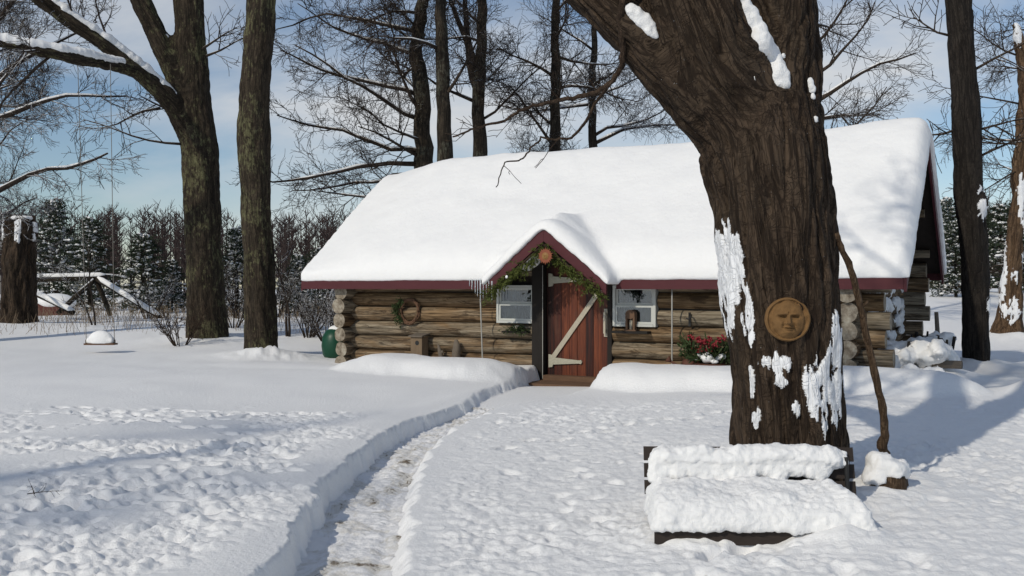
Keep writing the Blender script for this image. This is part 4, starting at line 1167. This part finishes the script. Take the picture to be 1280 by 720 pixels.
m = MB(); m.tube([(x, .335, .345+.012*math.sin(x*7)) for x in xs], [.115*(1 if 2 < i < 57 else .7) for i in range(60)], 12, flat=.6)
L_.append(m)
for k in range(70):
    x = rbn.uniform(-BW+.06, BW-.08)
    if .28 < x < .45 : zz = rbn.uniform(.26,.38)
    else: zz = rbn.uniform(.2,.37)
    q = MB(); q.sphere((x, .285+.25*(zz-.2)*.6-.02, zz), rbn.uniform(.05,.1), .05, rbn.uniform(.05,.075), 10, 8); L_.append(q)
V, Nn, F = remesh(L_, .0125, 4)
V = V+Nn*(.014*fbm(V[:,0]*8, V[:,1]*8, V[:,2]*8, 3)+.012*np.abs(noise3(V[:,0]*22, V[:,1]*22, V[:,2]*22))+.006*noise3(V[:,0]*46, V[:,1]*46, V[:,2]*46))[:, None]
np_mesh('snow_cover', V, F, M['snow'], bn)
# snow slumped from the seat to the ground at the right front
L_ = []
for k in range(16):
    q = MB(); q.sphere((.30+rbn.gauss(0,.1), -.33-rbn.random()*.12, -.06-rbn.random()*.06), rbn.uniform(.05,.1), .07, .06, 10, 8); L_.append(q)
for k in range(3):
    q = MB(); q.sphere((.50+rbn.gauss(0,.04), -.32-rbn.random()*.06, -.05-rbn.random()*.05), rbn.uniform(.04,.07), .06, .05, 10, 8); L_.append(q)
V, Nn, F = remesh(L_, .016, 3)
V = V+Nn*(.02*fbm(V[:,0]*9, V[:,1]*9, V[:,2]*9, 3))[:, None]; np_mesh('slumped_snow', V, F, M['snow'], bn)

# ------------------------------------------------------------------ left trees
def chain(D, lst): return [(*P(px, py, D+dy), r*D/FPX) for (px, py, r, dy) in lst]
t1 = thing('lichen_maple', 'forked lichen spotted maple with snow on its left limbs', 'tree')
c1 = chain(26, [(262,450,33,0),(259,420,26,0),(256,350,23,0),(254,280,22.5,0),(250,200,23,0),(245,150,22,0),(240,90,21,0),(237,30,19,0),(235,-60,18,.2),(240,-260,14,.6),(225,-460,8,1)])
c1b = chain(26, [(247,175,18,0),(228,115,16,-.1),(205,60,14.5,-.2),(178,5,13,-.3),(160,-60,12,-.4),(120,-200,9,-.5),(110,-330,5,-.5)])
c1a = chain(26, [(240,175,15,0),(215,130,13,-.4),(180,95,11,-1.0),(140,62,10,-1.5),(95,30,9,-2),(45,-5,8.5,-2.4),(-20,-50,7.5,-2.8),(-110,-110,5,-3.2)])
c1c = chain(26, [(175,92,9,-1.1),(150,84,7.5,-1.9),(115,77,7,-2.9),(75,68,6.8,-3.6),(35,60,6.3,-4),(-10,51,6,-4.3),(-80,35,4.5,-4.7),(-150,20,3,-5)])
tree_body('trunk', [c1, c1b, c1a, c1c], .05, M['bark_left'], t1, it=5, furrow=.035, fs=6)
L_ = []; rs1 = random.Random(31)
def limb_snow(ch, i0, i1, k=.9, hgt=1.0, vox=.03, par=None, gaps=()):
    pts = [Vector(c[:3]) for c in ch[i0:i1]]; rad = [c[3] for c in ch[i0:i1]]; shells = []
    nT = (len(pts)-1)*7
    for j in range(nT+1):
        f = j/7; i = min(int(f), len(pts)-2); t = f-i
        if any(a < j/nT < b for a, b in gaps): continue
        q = pts[i].lerp(pts[i+1], t); r = rad[i]*(1-t)+rad[i+1]*t
        s = MB(); rr = r*k*rs1.uniform(.8,1.1); st = (pts[i+1]-pts[i]).length/7*1.1
        s.sphere((q.x, q.y-r*.1, q.z+r*.80), max(rr, st), rr, rr*.85*hgt, 9, 7); shells.append(s)
    V, Nn, F = remesh(shells, vox, 3); V = V+Nn*(.02*fbm(V[:,0]*4, V[:,1]*4, V[:,2]*4, 2))[:, None]
    return split_mesh('snow_cap', V, F, M['snow'], par)
limb_snow(c1a, 1, 8, .85, 1., .03, t1); limb_snow(c1c, 1, 8, .95, 1.25, .03, t1); limb_snow(c1b, 1, 3, .6, 1., .03, t1, gaps=((.75,1),))
cr = MB(); rg1 = random.Random(6)
prT = dict(seg=(.6,.4,.3,.22), wob=(.1,.14,.17,.2), up=(.0,.02,.01,.0), n=(7,7,6,0), t0=(.2,.15,.1,0), ang=((30,70),(30,60),(30,60),(0,0)), len=(3,2.6,1.3,.6), rad=(.1,.04,.018,.009), rmin=.007, sides=(8,5,4,3), zmin=2.5)
def kids(mb, ch, n, lo=0, pr=prT, rg=rg1, t0=.2):
    pts = [Vector(c[:3]) for c in ch[lo:]]; rad = [c[3] for c in ch[lo:]]; de = []; dr = []
    for i in range(len(pts)-1):
        for t in (0, .25, .5, .75): de.append(pts[i].lerp(pts[i+1], t)); dr.append(rad[i]*(1-t)+rad[i+1]*t)
    de.append(pts[-1]); dr.append(rad[-1])
    p2 = dict(pr); p2['n'] = (n,)+tuple(pr['n'][1:]); children(mb, de, dr, 4, 0, p2, rg, t0=t0)
kids(cr, c1, 9, 8); kids(cr, c1b, 8, 3); kids(cr, c1a, 9, 2); kids(cr, c1c, 7, 2)
for (px, py, dx, dz, L) in ((222,142,-1,.35,1.6),(200,135,-1,-.12,2.4),(252,62,.8,.5,1.2),(258,70,1,.25,1.3),(228,180,-.9,.1,2.6)):
    grow(cr, P(px, py, 25.8), (dx, rg1.uniform(-.3,.3), dz), L, .04, 1, dict(prT, zmin=2.2), rg1)
cr.build('crown', M['twig_snowy'], t1, True)

t2 = thing('straight_maple', 'straight bare maple trunk nearest the cabin left corner', 'tree')
c2 = chain(21.5, [(327,475,25,0),(327,446,22,0),(325,400,20,0),(322,300,19.5,0),(318,200,19.5,0),(317,160,20.5,0),(321,80,19,0),(327,0,19,0),(330,-120,17,.2),(322,-350,13,.5),(330,-600,8,.8)])
c2b = chain(21.5, [(329,-110,12,.2),(370,-260,10,.2),(440,-430,6,.2)]); c2c = chain(21.5, [(326,-200,12,.2),(270,-360,9,.5),(210,-540,5,.6)])
tree_body('trunk', [c2, c2b, c2c], .045, M['bark_left'], t2, it=5, furrow=.032, fs=6.5)
cr = MB(); kids(cr, c2, 8, 8, dict(prT, zmin=7.5)); kids(cr, c2b, 5, 0, dict(prT, zmin=7.5)); kids(cr, c2c, 5, 0, dict(prT, zmin=7.5)); cr.build('crown', M['twig'], t2, True)

# broken trunk at the left edge
def ragged_top(V, N): return np.zeros(len(V))
t0_ = thing('broken_trunk', 'broken off dead trunk standing at the far left', 'dead tree')
D0 = 31; c0 = chain(D0, [(22,440,25,0),(22,408,22.5,0),(22,380,20.5,0),(24,330,20.5,0),(26,290,20,0),(27,276,19,0)])
def sn0(V, N): return np.clip(.9*sst(2.6, 3.4, V[:,2])*noise3(V[:,0]*5, V[:,1]*5, 1.)*2.2, 0, 1)
tree_body('trunk', [c0], .05, M['bark_stub'], t0_, it=2, furrow=.08, fs=5, snowf=sn0)
sh = MB()
for k in range(9):
    a = k*.7; q = P(27, 276, D0); x0, y0 = q.x+.36*math.cos(a), q.y+.36*math.sin(a); sh.tube([(x0, y0, q.z-.3), (x0*1.0+.03*math.cos(a), y0, q.z+random.Random(k).uniform(.0,.2))], [.13,.05], 5)
sh.build('splintered_top', M['bark_stub'], t0_)
q = P(27, 274, D0); L_ = []
for k in range(7):
    s_ = MB(); a = k*1.1; s_.sphere((q.x+.22*math.cos(a), q.y+.22*math.sin(a), q.z+.02), .2, .2, .09, 10, 8); L_.append(s_)
V, Nn, F = remesh(L_, .04, 2); split_mesh('snow_cap', V, F, M['snow'], t0_)

# swing
sq = P(126, 431, 23.)
sw = thing('swing', 'rope swing with a pillow of snow on its board seat', 'swing', sq)
m = MB(); m.box(-.36,.36,-.12,.12,-.0,.04); m.build('seat', M['straw'], sw)
L_ = []; s_ = MB(); s_.sphere((0,0,.1), .31, .15, .25, 20, 12); L_.append(s_); s_ = MB(); s_.box(-.32,.32,-.11,.11,.035,.16); L_.append(s_)
V, Nn, F = remesh(L_, .03, 5); V[:, 2] = np.maximum(V[:, 2], .036); split_mesh('snow_cap', V, F, M['snow'], sw)
for px0, px1, py1 in ((108, 97, 73), (143, 138, 80)):
    a = P(px0, 431, 23.)-sq; b_ = P(px1, py1, 23.)-sq; m = MB(); m.tube([a, a.lerp(b_, .5), b_], .0085, 6); m.tube([a, a+Vector((0,0,.12))], .03, 6); m.build('rope', M['rope'], sw)

# right trees
tr = thing('dark_trunk_tree', 'dark leaning trunk standing just right of the cabin gable', 'tree')
c3 = chain(17.6, [(1221,480,21,0),(1221,448,18,0),(1220,400,16.5,0),(1217,300,17.5,0),(1211,240,18,0),(1208,150,17.5,0),(1203,80,16.5,0),(1197,0,16.5,0),(1190,-120,15,.2),(1200,-350,11,.5),(1190,-600,6,.8)])
def sn3(V, N):
    px = 640+V[:,0]/V[:,1]*FPX; py = 360-(V[:,2]-HC)/V[:,1]*FPX
    s = np.zeros(len(V))
    for (cx, cy, sx, sy, a) in ((1230,258,7,15,1.2),(1236,383,6,12,1.1),(1226,238,4,8,.9)): s = np.maximum(s, a*np.exp(-((px-cx)/sx)**2-((py-cy)/sy)**2))
    return s
tree_body('trunk', [c3, chain(17.6, [(1211,255,15,0),(1222,250,12,-.1),(1230,262,7,-.15)])], .045, M['bark_dark'], tr, it=5, furrow=.028, fs=6.5, snowf=sn3)
cr = MB(); kids(cr, c3, 7, 8, dict(prT, zmin=6.5), random.Random(17))
r17 = random.Random(18)
for (px, py, dx, dz, L) in ((1213,90,1,.45,1.8),(1200,160,-1,-.3,.9),(1215,200,1,.5,1.7),(1214,165,1,.2,1.2),(1190,45,-1,.0,.8)):
    grow(cr, P(px, py, 17.6), (dx, r17.uniform(-.2,.3), dz), L, .028, 1, dict(prT, zmin=2.4, n=(7,6,5,0)), r17)
cr.build('crown', M['twig'], tr, True)
sn = thing('snag', 'split snag with orange bare wood and snow at the right edge', 'dead tree')
c4 = chain(25, [(1260,425,22.4,0),(1262,396,16.3,0),(1265,340,11.6,0),(1270,290,11.2,0),(1275,230,10.3,0),(1279,160,9.5,0),(1279,90,8.6,0),(1273,45,7.3,0),(1268,28,5.2,0)])
def sn4(V, N):
    px = 640+V[:,0]/V[:,1]*FPX; py = 360-(V[:,2]-HC)/V[:,1]*FPX; s = np.zeros(len(V))
    for (cx, cy, sx, sy, a) in ((1252,330,6,60,1.1),(1268,390,9,18,.9),(1278,240,8,30,1.1),(1281,270,6,18,1.),(1268,345,6,14,.8),(1272,40,8,20,1.),(1282,330,5,20,.9),(1258,385,6,14,1.)): s = np.maximum(s, a*np.exp(-((px-cx)/sx)**2-((py-cy)/sy)**2))
    return s
tree_body('trunk', [c4], .045, M['bark_snag'], sn, it=3, furrow=.06, fs=6, snowf=sn4)
cr = MB(); r19 = random.Random(19)
for (px, py, dx, dz, L) in ((1276,130,-1,.3,2.2),(1278,210,-1,-.5,1.8),(1274,70,-1,.5,1.6),(1277,180,-1,-.1,2.0)):
    grow(cr, P(px, py, 25), (dx, r19.uniform(-.3,.3), dz), L, .03, 1, dict(prT, zmin=2.5), r19)
cr.build('crown', M['twig'], sn, True)

# --- background bare trees
def bg_tree(label, px, D, r, ctrl, seed, nprim, pr, lowdir=None, mat='twig', extra=(), z0=None, name='bare_tree', bias=None):
    rg = random.Random(seed); x = (px-640)/FPX*D; zb = hz(x, D)
    t = thing(name, label, 'tree', (x, D, zb-.1))
    o0 = Vector((x, D, zb-.1))
    pts = [Vector((0,0,0))]+[P(a, b, D+c)-o0 for a, b, c in ctrl]
    pts = jitter(pts, rg, 5, .02); n = len(pts); rad = [r*(1.02-.7*i/(n-1)) for i in range(n)]
    m = MB(); m.tube(pts, rad, 10, rn=lambda i, k: 1+.06*math.sin(k*2.3+i*.9)); m.build('trunk', M['bark_far'], t, True)
    c = MB(); s = Pieces()
    p2 = dict(pr); p2['n'] = (nprim,)+tuple(pr['n'][1:]); p2['bias'] = bias
    children(c, pts, rad, 6, 0, p2, rg, snow=s)
    for (ex, ey, dx, dy, dz, L, rr) in extra:
        p3 = dict(p2); p3['bias'] = None
        grow(c, P(ex, ey, D)-o0, (dx, dy, dz), L, rr, 1, p3, rg, snow=s)
    c.build('crown', M[mat], t, True)
    if s.l: s.build('snow_cap', M['snow'], t, True)
    return t
prG = dict(seg=(.8,.5,.35,.25,.2), wob=(.08,.15,.2,.22,.22), up=(.0,.008,.03,.03,.0), n=(12,9,8,4,0), t0=(.22,.15,.12,.1,0), ang=((45,85),(30,60),(28,60),(25,55),(0,0)), len=(5,3.4,1.7,.85,.45), rad=(.2,.06,.022,.010,.0065), rmin=.0055, sides=(8,6,4,3,3), zmin=1.6, snowr=.028, snowk=.9)
bg_tree('spreading bare tree with low boughs behind the cabin left roof end', 530, 29, .34, [(531,330,0),(530,200,0),(527,120,0),(520,60,0),(528,0,0),(520,-150,.3),(530,-330,.6)], 41, 15, prG, mat='twig',
        extra=((528,205,-1,-.2,.32,5.0,.085),(530,190,-1,.1,.2,4.6,.075),(527,150,-1,-.4,.1,4.4,.07),(525,120,-1,-.1,.25,4.6,.07),(522,70,-1,.2,.2,4.4,.06),(528,220,-1,.3,.05,4.4,.06),(522,40,-1,-.2,.4,4.4,.06)), bias=(-.5,0,0))
bg_tree('tall straight dark trunk rising in the middle behind the cabin roof', 557, 27.5, .29, [(557,330,0),(556,200,0),(554,100,0),(550,0,0),(552,-200,.2),(548,-420,.3)], 42, 5, dict(prG, t0=(.45,.15,.12,.1,0)))
bg_tree('forked bare tree behind the cabin ridge, right of the straight trunk', 599, 30, .27, [(600,330,0),(600,190,0),(598,110,0),(602,50,0),(602,0,0),(604,-150,.2),(600,-300,.3)], 43, 8, prG,
        extra=((599,115,-.45,0,1.,4.5,.16),(597,95,-.3,.2,1,4.,.12),(602,150,.8,0,.6,3.,.05),(600,130,-1,0,.5,3.,.06)))
bg_tree('slim bare tree behind the ridge under the drooping branch', 692, 30, .22, [(693,330,0),(693,190,0),(695,110,0),(693,50,0),(695,0,0),(692,-150,0),(697,-330,0)], 44, 10, prG,
        extra=((694,110,.9,0,.35,2.6,.05),(694,70,1,.2,-.2,2.2,.05)))
bg_tree('snow streaked bare tree behind the ridge beside the big trunk', 741, 33, .19, [(741,330,0),(742,190,0),(740,110,0),(743,50,0),(741,0,0),(745,-150,0)], 45, 9, prG, mat='twig_snowy',
        extra=((742,170,1,0,.6,3.2,.06),(742,180,1,.1,.25,3.4,.07),(741,130,-1,0,-.1,2.6,.06),(742,120,1,0,.8,3,.05)))
bg_tree('fine twigged bare tree showing right of the big trunk above the roof', 1010, 27, .2, [(1010,330,0),(1012,190,0),(1015,110,0),(1010,30,0),(1012,-100,0)], 46, 3, dict(prG, n=(12,7,6,3,0)),
        extra=((1015,130,1,0,.42,3.1,.075),(1018,95,1,-.1,.75,2.6,.06),(1015,150,1,.2,.2,2.2,.04),(1015,60,.8,.1,.7,2.6,.05)))
bg_tree('wide snowy boughed tree leaning in from the far left', -75, 25, .36, [(-75,330,0),(-70,200,0),(-60,80,0),(-60,-60,0),(-50,-250,0)], 47, 7, prG, mat='twig_snowy', bias=(.5,0,0),
        extra=((-60,255,1,-.1,.18,4.6,.10),(-62,160,1,0,.25,4.6,.09),(-60,120,1,.2,.5,4.4,.08),(-60,60,1,.1,.5,4.6,.08),(-60,20,1,-.1,.3,4.6,.07),(-60,190,1,-.2,.55,4.4,.07)))
bg_tree('bare tree filling the upper left sky behind the snowy limbs', -25, 33, .3, [(-25,340,0),(-22,240,0),(-26,150,0),(-20,60,0),(-22,-100,0)], 48, 20, prG, mat='twig_snowy', bias=(.6,0,0))
bg_tree('bare tree with thin twigs rising behind the snag', 1300, 33, .22, [(1300,330,0),(1298,190,0),(1295,80,0),(1298,-80,0)], 49, 9, prG, bias=(-.3,0,0))

tsh = bg_tree('unseen tall bare tree added behind the viewer to shade the left lawn', -3000, -4.5*-1, .3, [(-3000,360,0),(-3000,-900,0),(-3000,-2600,0)], 61, 16, dict(prG, len=(5,4.2,2.2,1.,.5)))  # out of view, added so its branches shade the left foreground snow
tsh.location = (-14.5, -4.5, 0)
dup(tsh, (-8.5, -10.5, 0), 2., 1.05, 'second unseen bare tree added behind the viewer to shade the lawn')  # unseen copy, added for more branch shade on the lawn
# --- saplings and brush
def bush(label, px, py, D, nst, hgt, seed, mat='twig_snowy', name='bare_shrub', spread=.5, cat='shrub'):
    q = P(px, py, D); z = hz(q.x, q.y); rg = random.Random(seed)
    m = MB(); pr = dict(seg=(.25,.2,.15), wob=(.1,.15,.18), up=(.03,.03,.02), n=(8,4,0), t0=(.25,.2,0), ang=((20,45),(25,50),(0,0)), len=(1,.55*hgt/1.5,.3*hgt/1.5), rad=(.02,.009,.006), rmin=.005, sides=(5,3,3), zmin=-9)
    for k in range(nst):
        a = rg.uniform(0, 6.28); grow(m, (.12*math.cos(a), .12*math.sin(a), -.05), (spread*math.cos(a), spread*math.sin(a), 1), hgt*rg.uniform(.6,1.1), .016*hgt/1.5+.004, 0, pr, rg)
    o = m.build(name, M[mat], None, True); o.location = (q.x, q.y, z); tag(o, label, cat)
    return o
bush('low bare shrub left of the lichen spotted trunk', 225, 425, 24.5, 11, 1.1, 1, 'twig_plain', spread=.6)
bush('twiggy bare shrub in the field between the two near trunks', 292, 420, 29, 9, 1.7, 2)
bush('tall thin sapling right of the straight trunk', 357, 412, 27, 2, 3.6, 3, name='sapling', spread=.08, cat='sapling')
bush('broad pale brush left of the cabin eave', 385, 405, 27, 16, 1.7, 4, spread=.7)
bush('dense brush by the green barrel', 408, 410, 26, 14, 1.3, 5, spread=.8)
bush('thin sapling standing behind the swing', 120, 398, 30, 2, 2.6, 6, name='sapling', spread=.1, cat='sapling')
bush('small shrub beyond the timber trestle leg', 185, 395, 36, 9, 1.8, 7)
bush('sparse brush at the field edge right of the lichen spotted trunk', 300, 392, 36, 14, 2.4, 8)
bush('sparse brush at the field edge behind the straight trunk', 345, 392, 38, 14, 2.2, 9)

# --- timber trestle in the field
D = 37; o0 = P(125, 392, D); gz0 = hz(o0.x, o0.y)
lf = thing('timber_trestle', 'snow covered rustic trestle of round logs standing in the field', 'timber trestle', (o0.x, o0.y, gz0))
def rel(px, py, dd=0): return P(px, py, D+dd)-Vector((o0.x, o0.y, gz0))
for a, b_, r_, nm in ((rel(40,349),rel(133,347),.13,'beam'),(rel(122,349,-.1),rel(200,397,-1.2),.10,'leg'),(rel(120,349,.1),rel(138,394,.8),.10,'leg'),(rel(118,350,-.1),rel(72,392,-.8),.10,'leg'),(rel(42,366,-.9),rel(92,391,-1.5),.10,'fallen_log')):
    m = MB(); m.tube([a, a.lerp(b_, .5)+Vector((0,0,.02)), b_], [r_, r_*.95, r_*.9], 10); lo = m.build(nm, M['bark_far'], lf, True)
    s = MB(); pts = [a.lerp(b_, t)+Vector((0,-.02,r_*.8)) for t in np.linspace(.01, .99, 14)]; s.tube(pts, [.105*(1 if 0 < i < 13 else .5) for i in range(14)], 8)
    if nm != 'leg' or b_.x > a.x+1: s.build('snow_cap', M['snow'], lo, True)
q = P(66, 375, 41); qz = hz(q.x, q.y)
lb = thing('low_shed', 'low reddish wooden box with a hump of snow behind the timber trestle', 'wooden box', (q.x, q.y, qz))
m = MB(); m.box(-.85,.65,-.5,.5,-.1,.5); m.build('boards', M['redwood'], lb)
L_ = []; s = MB(); s.sphere((.1,0,.55), .9, .6, .38, 18, 12); L_.append(s); s = MB(); s.box(-.88,.68,-.53,.53,.51,.62); L_.append(s)
V, Nn, F = remesh(L_, .06, 4); split_mesh('snow_cap', V, F, M['snow'], lb)

# --- pines with snow
def pine_proto(name, seed, H, W, label):
    rg = random.Random(seed); t = thing(name, label, 'pine tree', group='snow dusted pines at the field edge')
    m = MB(); m.tube([(0,0,-.2),(.03,0,H*.5),(0,0,H*.97)], [.11*H/5,.075*H/5,.015], 8); m.build('trunk', M['bark_far'], t, True)
    f = MB(); s = MB(); br = MB()
    nb = 120
    for k in range(nb):
        h = H*(.04+.95*(k/nb)**.9); a = k*2.4+rg.uniform(-.4,.4); L = W*(1-h/H)**.75*rg.uniform(.55,1.12)*(.75+.25*min(1, h/(.2*H)))+.15
        d = Vector((math.cos(a), math.sin(a), rg.uniform(-.1,.65))).normalized(); p = Vector((0,0,h)); npt = 4; L *= 1+.28*math.sin(a*1.0+seed)*math.sin(h*1.7+seed); pts = [p]
        for i in range(npt): 
            d = (d+Vector((rg.gauss(0,.1), rg.gauss(0,.1), -.07))).normalized(); pts.append(pts[-1]+d*L/npt)
        br.tube(pts, [.02,.017,.013,.01,.006], 4)
        for q in range(rg.randint(1, 3)):
            t0 = rg.uniform(.8, 2.6); t1 = min(3.95, t0+rg.uniform(.5, 1.3)); pp = []
            for u in np.linspace(t0, t1, 5): j = min(int(u), npt-1); pp.append(pts[j].lerp(pts[j+1], u-j)+Vector((rg.gauss(0,.03), rg.gauss(0,.03), .10)))
            w_ = rg.uniform(.035, .085); s.tube(pp, [w_*.3, w_*rg.uniform(.7,1.2), w_, w_*rg.uniform(.7,1.2), w_*.3], 6, flat=.7)
        for i in range(int(9+L*9)):
            tt = rg.uniform(.2, 1)*npt; j = min(int(tt), npt-1); c = pts[j].lerp(pts[j+1], tt-j)+Vector((rg.gauss(0,.10), rg.gauss(0,.10), rg.gauss(0,.05)))
            sprig(f, c, (d.x+rg.gauss(0,.5), d.y+rg.gauss(0,.5), .15+rg.gauss(0,.3)), .22, .016, 8, rg, .55)
            if rg.random() < .12: s.ico(c+Vector((rg.gauss(0,.06),rg.gauss(0,.06),.06+rg.gauss(0,.04))), rg.uniform(.02,.075), (rg.uniform(.8,1.6), rg.uniform(.8,1.6), rg.uniform(.45,.9)), .5, rg)
    f.build('needles', M['pine'], t); s.build('snow_clumps', M['snow'], t, True); br.build('branches', M['twig_plain'], t)
    return t
pA = pine_proto('snowy_pine', 51, 5.0, 2.0, 'snow dusted pine right behind the timber trestle'); pB = pine_proto('snowy_pine', 52, 4.2, 2.1, 'broad snow dusted pine right of the timber trestle')
def place(o, px, D, sc_, rz): x = (px-640)/FPX*D; o.location = (x, D, hz(x, D)-.05); o.rotation_euler = (0,0,rz); o.scale = (sc_,)*3
place(pA, 112, 47, .92, .3); place(pB, 178, 44, .86, 1.)
for src, px, D, s_, rz, lab in ((pA,70,50,1.15,2.,'snow dusted pine behind the low reddish box'),
        (pB,215,46,.6,5.,'small snow dusted pine left of the lichen spotted trunk'),(pA,297,40,.74,2.5,'snow dusted pine seen between the two near trunks'),(pB,372,40,.62,.6,'low snow dusted pine right of the straight trunk'),
        (pA,398,46,.62,3.6,'snow dusted pine nearest the cabin left eave'),(pB,1195,40,.75,1.9,'low snowy pine just right of the cabin gable'),(pA,1183,52,1.0,.9,'snowy pine half hidden by the cabin gable'),
        (pB,1250,46,1.0,4.,'tall snowy pine between the dark trunk and the snag'),(pA,1285,44,1.05,5.4,'snowy pine behind the snag at the right edge')):
    x = (px-640)/FPX*D; dup(src, (x, D, hz(x, D)-.05), rz, s_, lab)

# --- far woods: one mass
def far_woods():
    rg = random.Random(77); m = MB()
    for k in range(900):
        a = R(rg.uniform(-36, 36)); D = rg.uniform(100, 165); x = D*math.tan(a); z = -.3; H = (1.45+D*.083)*rg.uniform(.78, 1.0)*(1.0 if x < 0 else 1.12)*(1+.07*math.sin(x*.09+1)+.05*math.sin(x*.23))
        lean = rg.gauss(0,.03); m.tube([(x, D, z), (x+lean*H*.5, D, H*.5), (x+lean*H, D, H)], [.11,.08,.02], 4)
        for j in range(17):
            h = H*rg.uniform(.18,.97); b_ = rg.uniform(0, 6.28); L = rg.uniform(.8, 2.3)*(1.15-h/H*.6); p = Vector((x+lean*h, D, h))
            q = p+Vector((math.cos(b_)*L*.6, math.sin(b_)*L*.6, L*.5)); e = q+Vector((math.cos(b_)*L*.35+rg.gauss(0,.2), math.sin(b_)*L*.3, L*.6))
            m.tube([p, q, e], [.06,.045,.022], 3)
            for i in range(3):
                c = p.lerp(q, rg.random()) if i else q; w = Vector((rg.gauss(0,.5), rg.gauss(0,.5), rg.uniform(.3,1.))); m.tube([c, c+w], [.035,.018], 3)
    o = m.build('far_woods', M['farw']); o['kind'] = 'stuff'; o['label'] = 'brown bare woods along the far edge of the field'; o['category'] = 'woods'
    g = MB()
    for k in range(5200):
        a = R(rg.uniform(-31, -8.5)); D = rg.uniform(27, 75); x = D*math.tan(a); 
        g_ = rg.uniform(.15,.55); g.tube([(x, D, 0), (x+rg.gauss(0,.12), D+rg.gauss(0,.1), g_)], [.007*D/30,.003*D/30], 3)
    zz = height(np.array([v[0] for v in g.v]), np.array([v[1] for v in g.v]), False)
    g.v = [(v[0], v[1], v[2]+zz[i]-.03) for i, v in enumerate(g.v)]
    o = g.build('dry_grass', M['dry']); o['kind'] = 'stuff'; o['label'] = 'dry grass stalks poking through the field snow'; o['category'] = 'grass'
far_woods()

# twig lying on the left snow
m = MB(); q = P(34, 600, 6.6); rgx = random.Random(3)
pr = dict(seg=(.08,.06), wob=(.15,.2), up=(0,0), n=(6,0), t0=(.2,0), ang=((30,60),(0,0)), len=(.2,.09), rad=(.004,.002), rmin=.0013, sides=(5,3), zmin=-9)
grow(m, (0,0,.03), (.5,.3,.1), .2, .004, 0, pr, rgx); grow(m, (.05,0,.03), (-.4,.5,.1), .12, .004, 0, pr, rgx)
o = m.build('twig', M['twig_plain'], None, True); o.location = (q.x, q.y, hz(q.x, q.y)); tag(o, 'small broken twig lying on the trodden snow at lower left', 'twig')

# ------------------------------------------------------------------ light, sky, camera
EL, AZ = R(35), math.atan2(-.669, -.743)
sdir = Vector((math.sin(AZ)*math.cos(EL), math.cos(AZ)*math.cos(EL), math.sin(EL)))
su = bpy.data.lights.new('sun', 'SUN'); su.energy = 2.75; su.angle = R(.9); su.color = (1., .925, .785)
so = bpy.data.objects.new('sun', su); col.objects.link(so); so.rotation_euler = sdir.to_track_quat('Z', 'Y').to_euler()
wd = bpy.data.worlds.new('World'); sc.world = wd; wd.use_nodes = True; nt = wd.node_tree
bg = nt.nodes['Background']; sky = nt.nodes.new('ShaderNodeTexSky'); sky.sky_type = 'NISHITA'; sky.sun_disc = False
sky.sun_elevation = EL; sky.sun_rotation = AZ; sky.air_density = 1.0; sky.dust_density = .25; sky.ozone_density = 2.6
tc = nt.nodes.new('ShaderNodeTexCoord'); mp = nt.nodes.new('ShaderNodeMapping'); mp.inputs['Scale'].default_value = (1.3, 1.3, 4.2); mp.inputs['Location'].default_value = (.3, 1.2, .55)
no = nt.nodes.new('ShaderNodeTexNoise'); no.inputs['Scale'].default_value = 1.7; no.inputs['Detail'].default_value = 7; no.inputs['Roughness'].default_value = .55; no.inputs['Distortion'].default_value = .35
rp = nt.nodes.new('ShaderNodeValToRGB'); rp.color_ramp.elements[0].position = .47; rp.color_ramp.elements[0].color = (.02,.02,.02,1); rp.color_ramp.elements[1].position = .73
rp.color_ramp.elements[1].color = (.92,.92,.92,1)
mx = nt.nodes.new('ShaderNodeMix'); mx.data_type = 'RGBA'; mx.inputs[7].default_value = (7.2, 7.35, 7.5, 1)
L = nt.links.new
L(tc.outputs['Generated'], mp.inputs[0]); L(mp.outputs[0], no.inputs['Vector']); L(no.outputs[0], rp.inputs[0]); L(rp.outputs[0], mx.inputs[0]); L(sky.outputs[0], mx.inputs[6]); L(mx.outputs[2], bg.inputs[0])
bg.inputs[1].default_value = .105

cam = bpy.data.cameras.new('camera'); co = bpy.data.objects.new('camera', cam); col.objects.link(co)
cam.sensor_width = 36; cam.lens = FPX/1280*36; cam.clip_end = 3000; cam.clip_start = .05
co.location = (0,0,HC); co.rotation_euler = (R(90),0,0); sc.camera = co
sc.view_settings.view_transform = 'Standard'; sc.view_settings.look = 'None'; sc.view_settings.gamma = 1; sc.view_settings.exposure = -.19
sc.cycles.max_bounces = 8; sc.cycles.transparent_max_bounces = 8
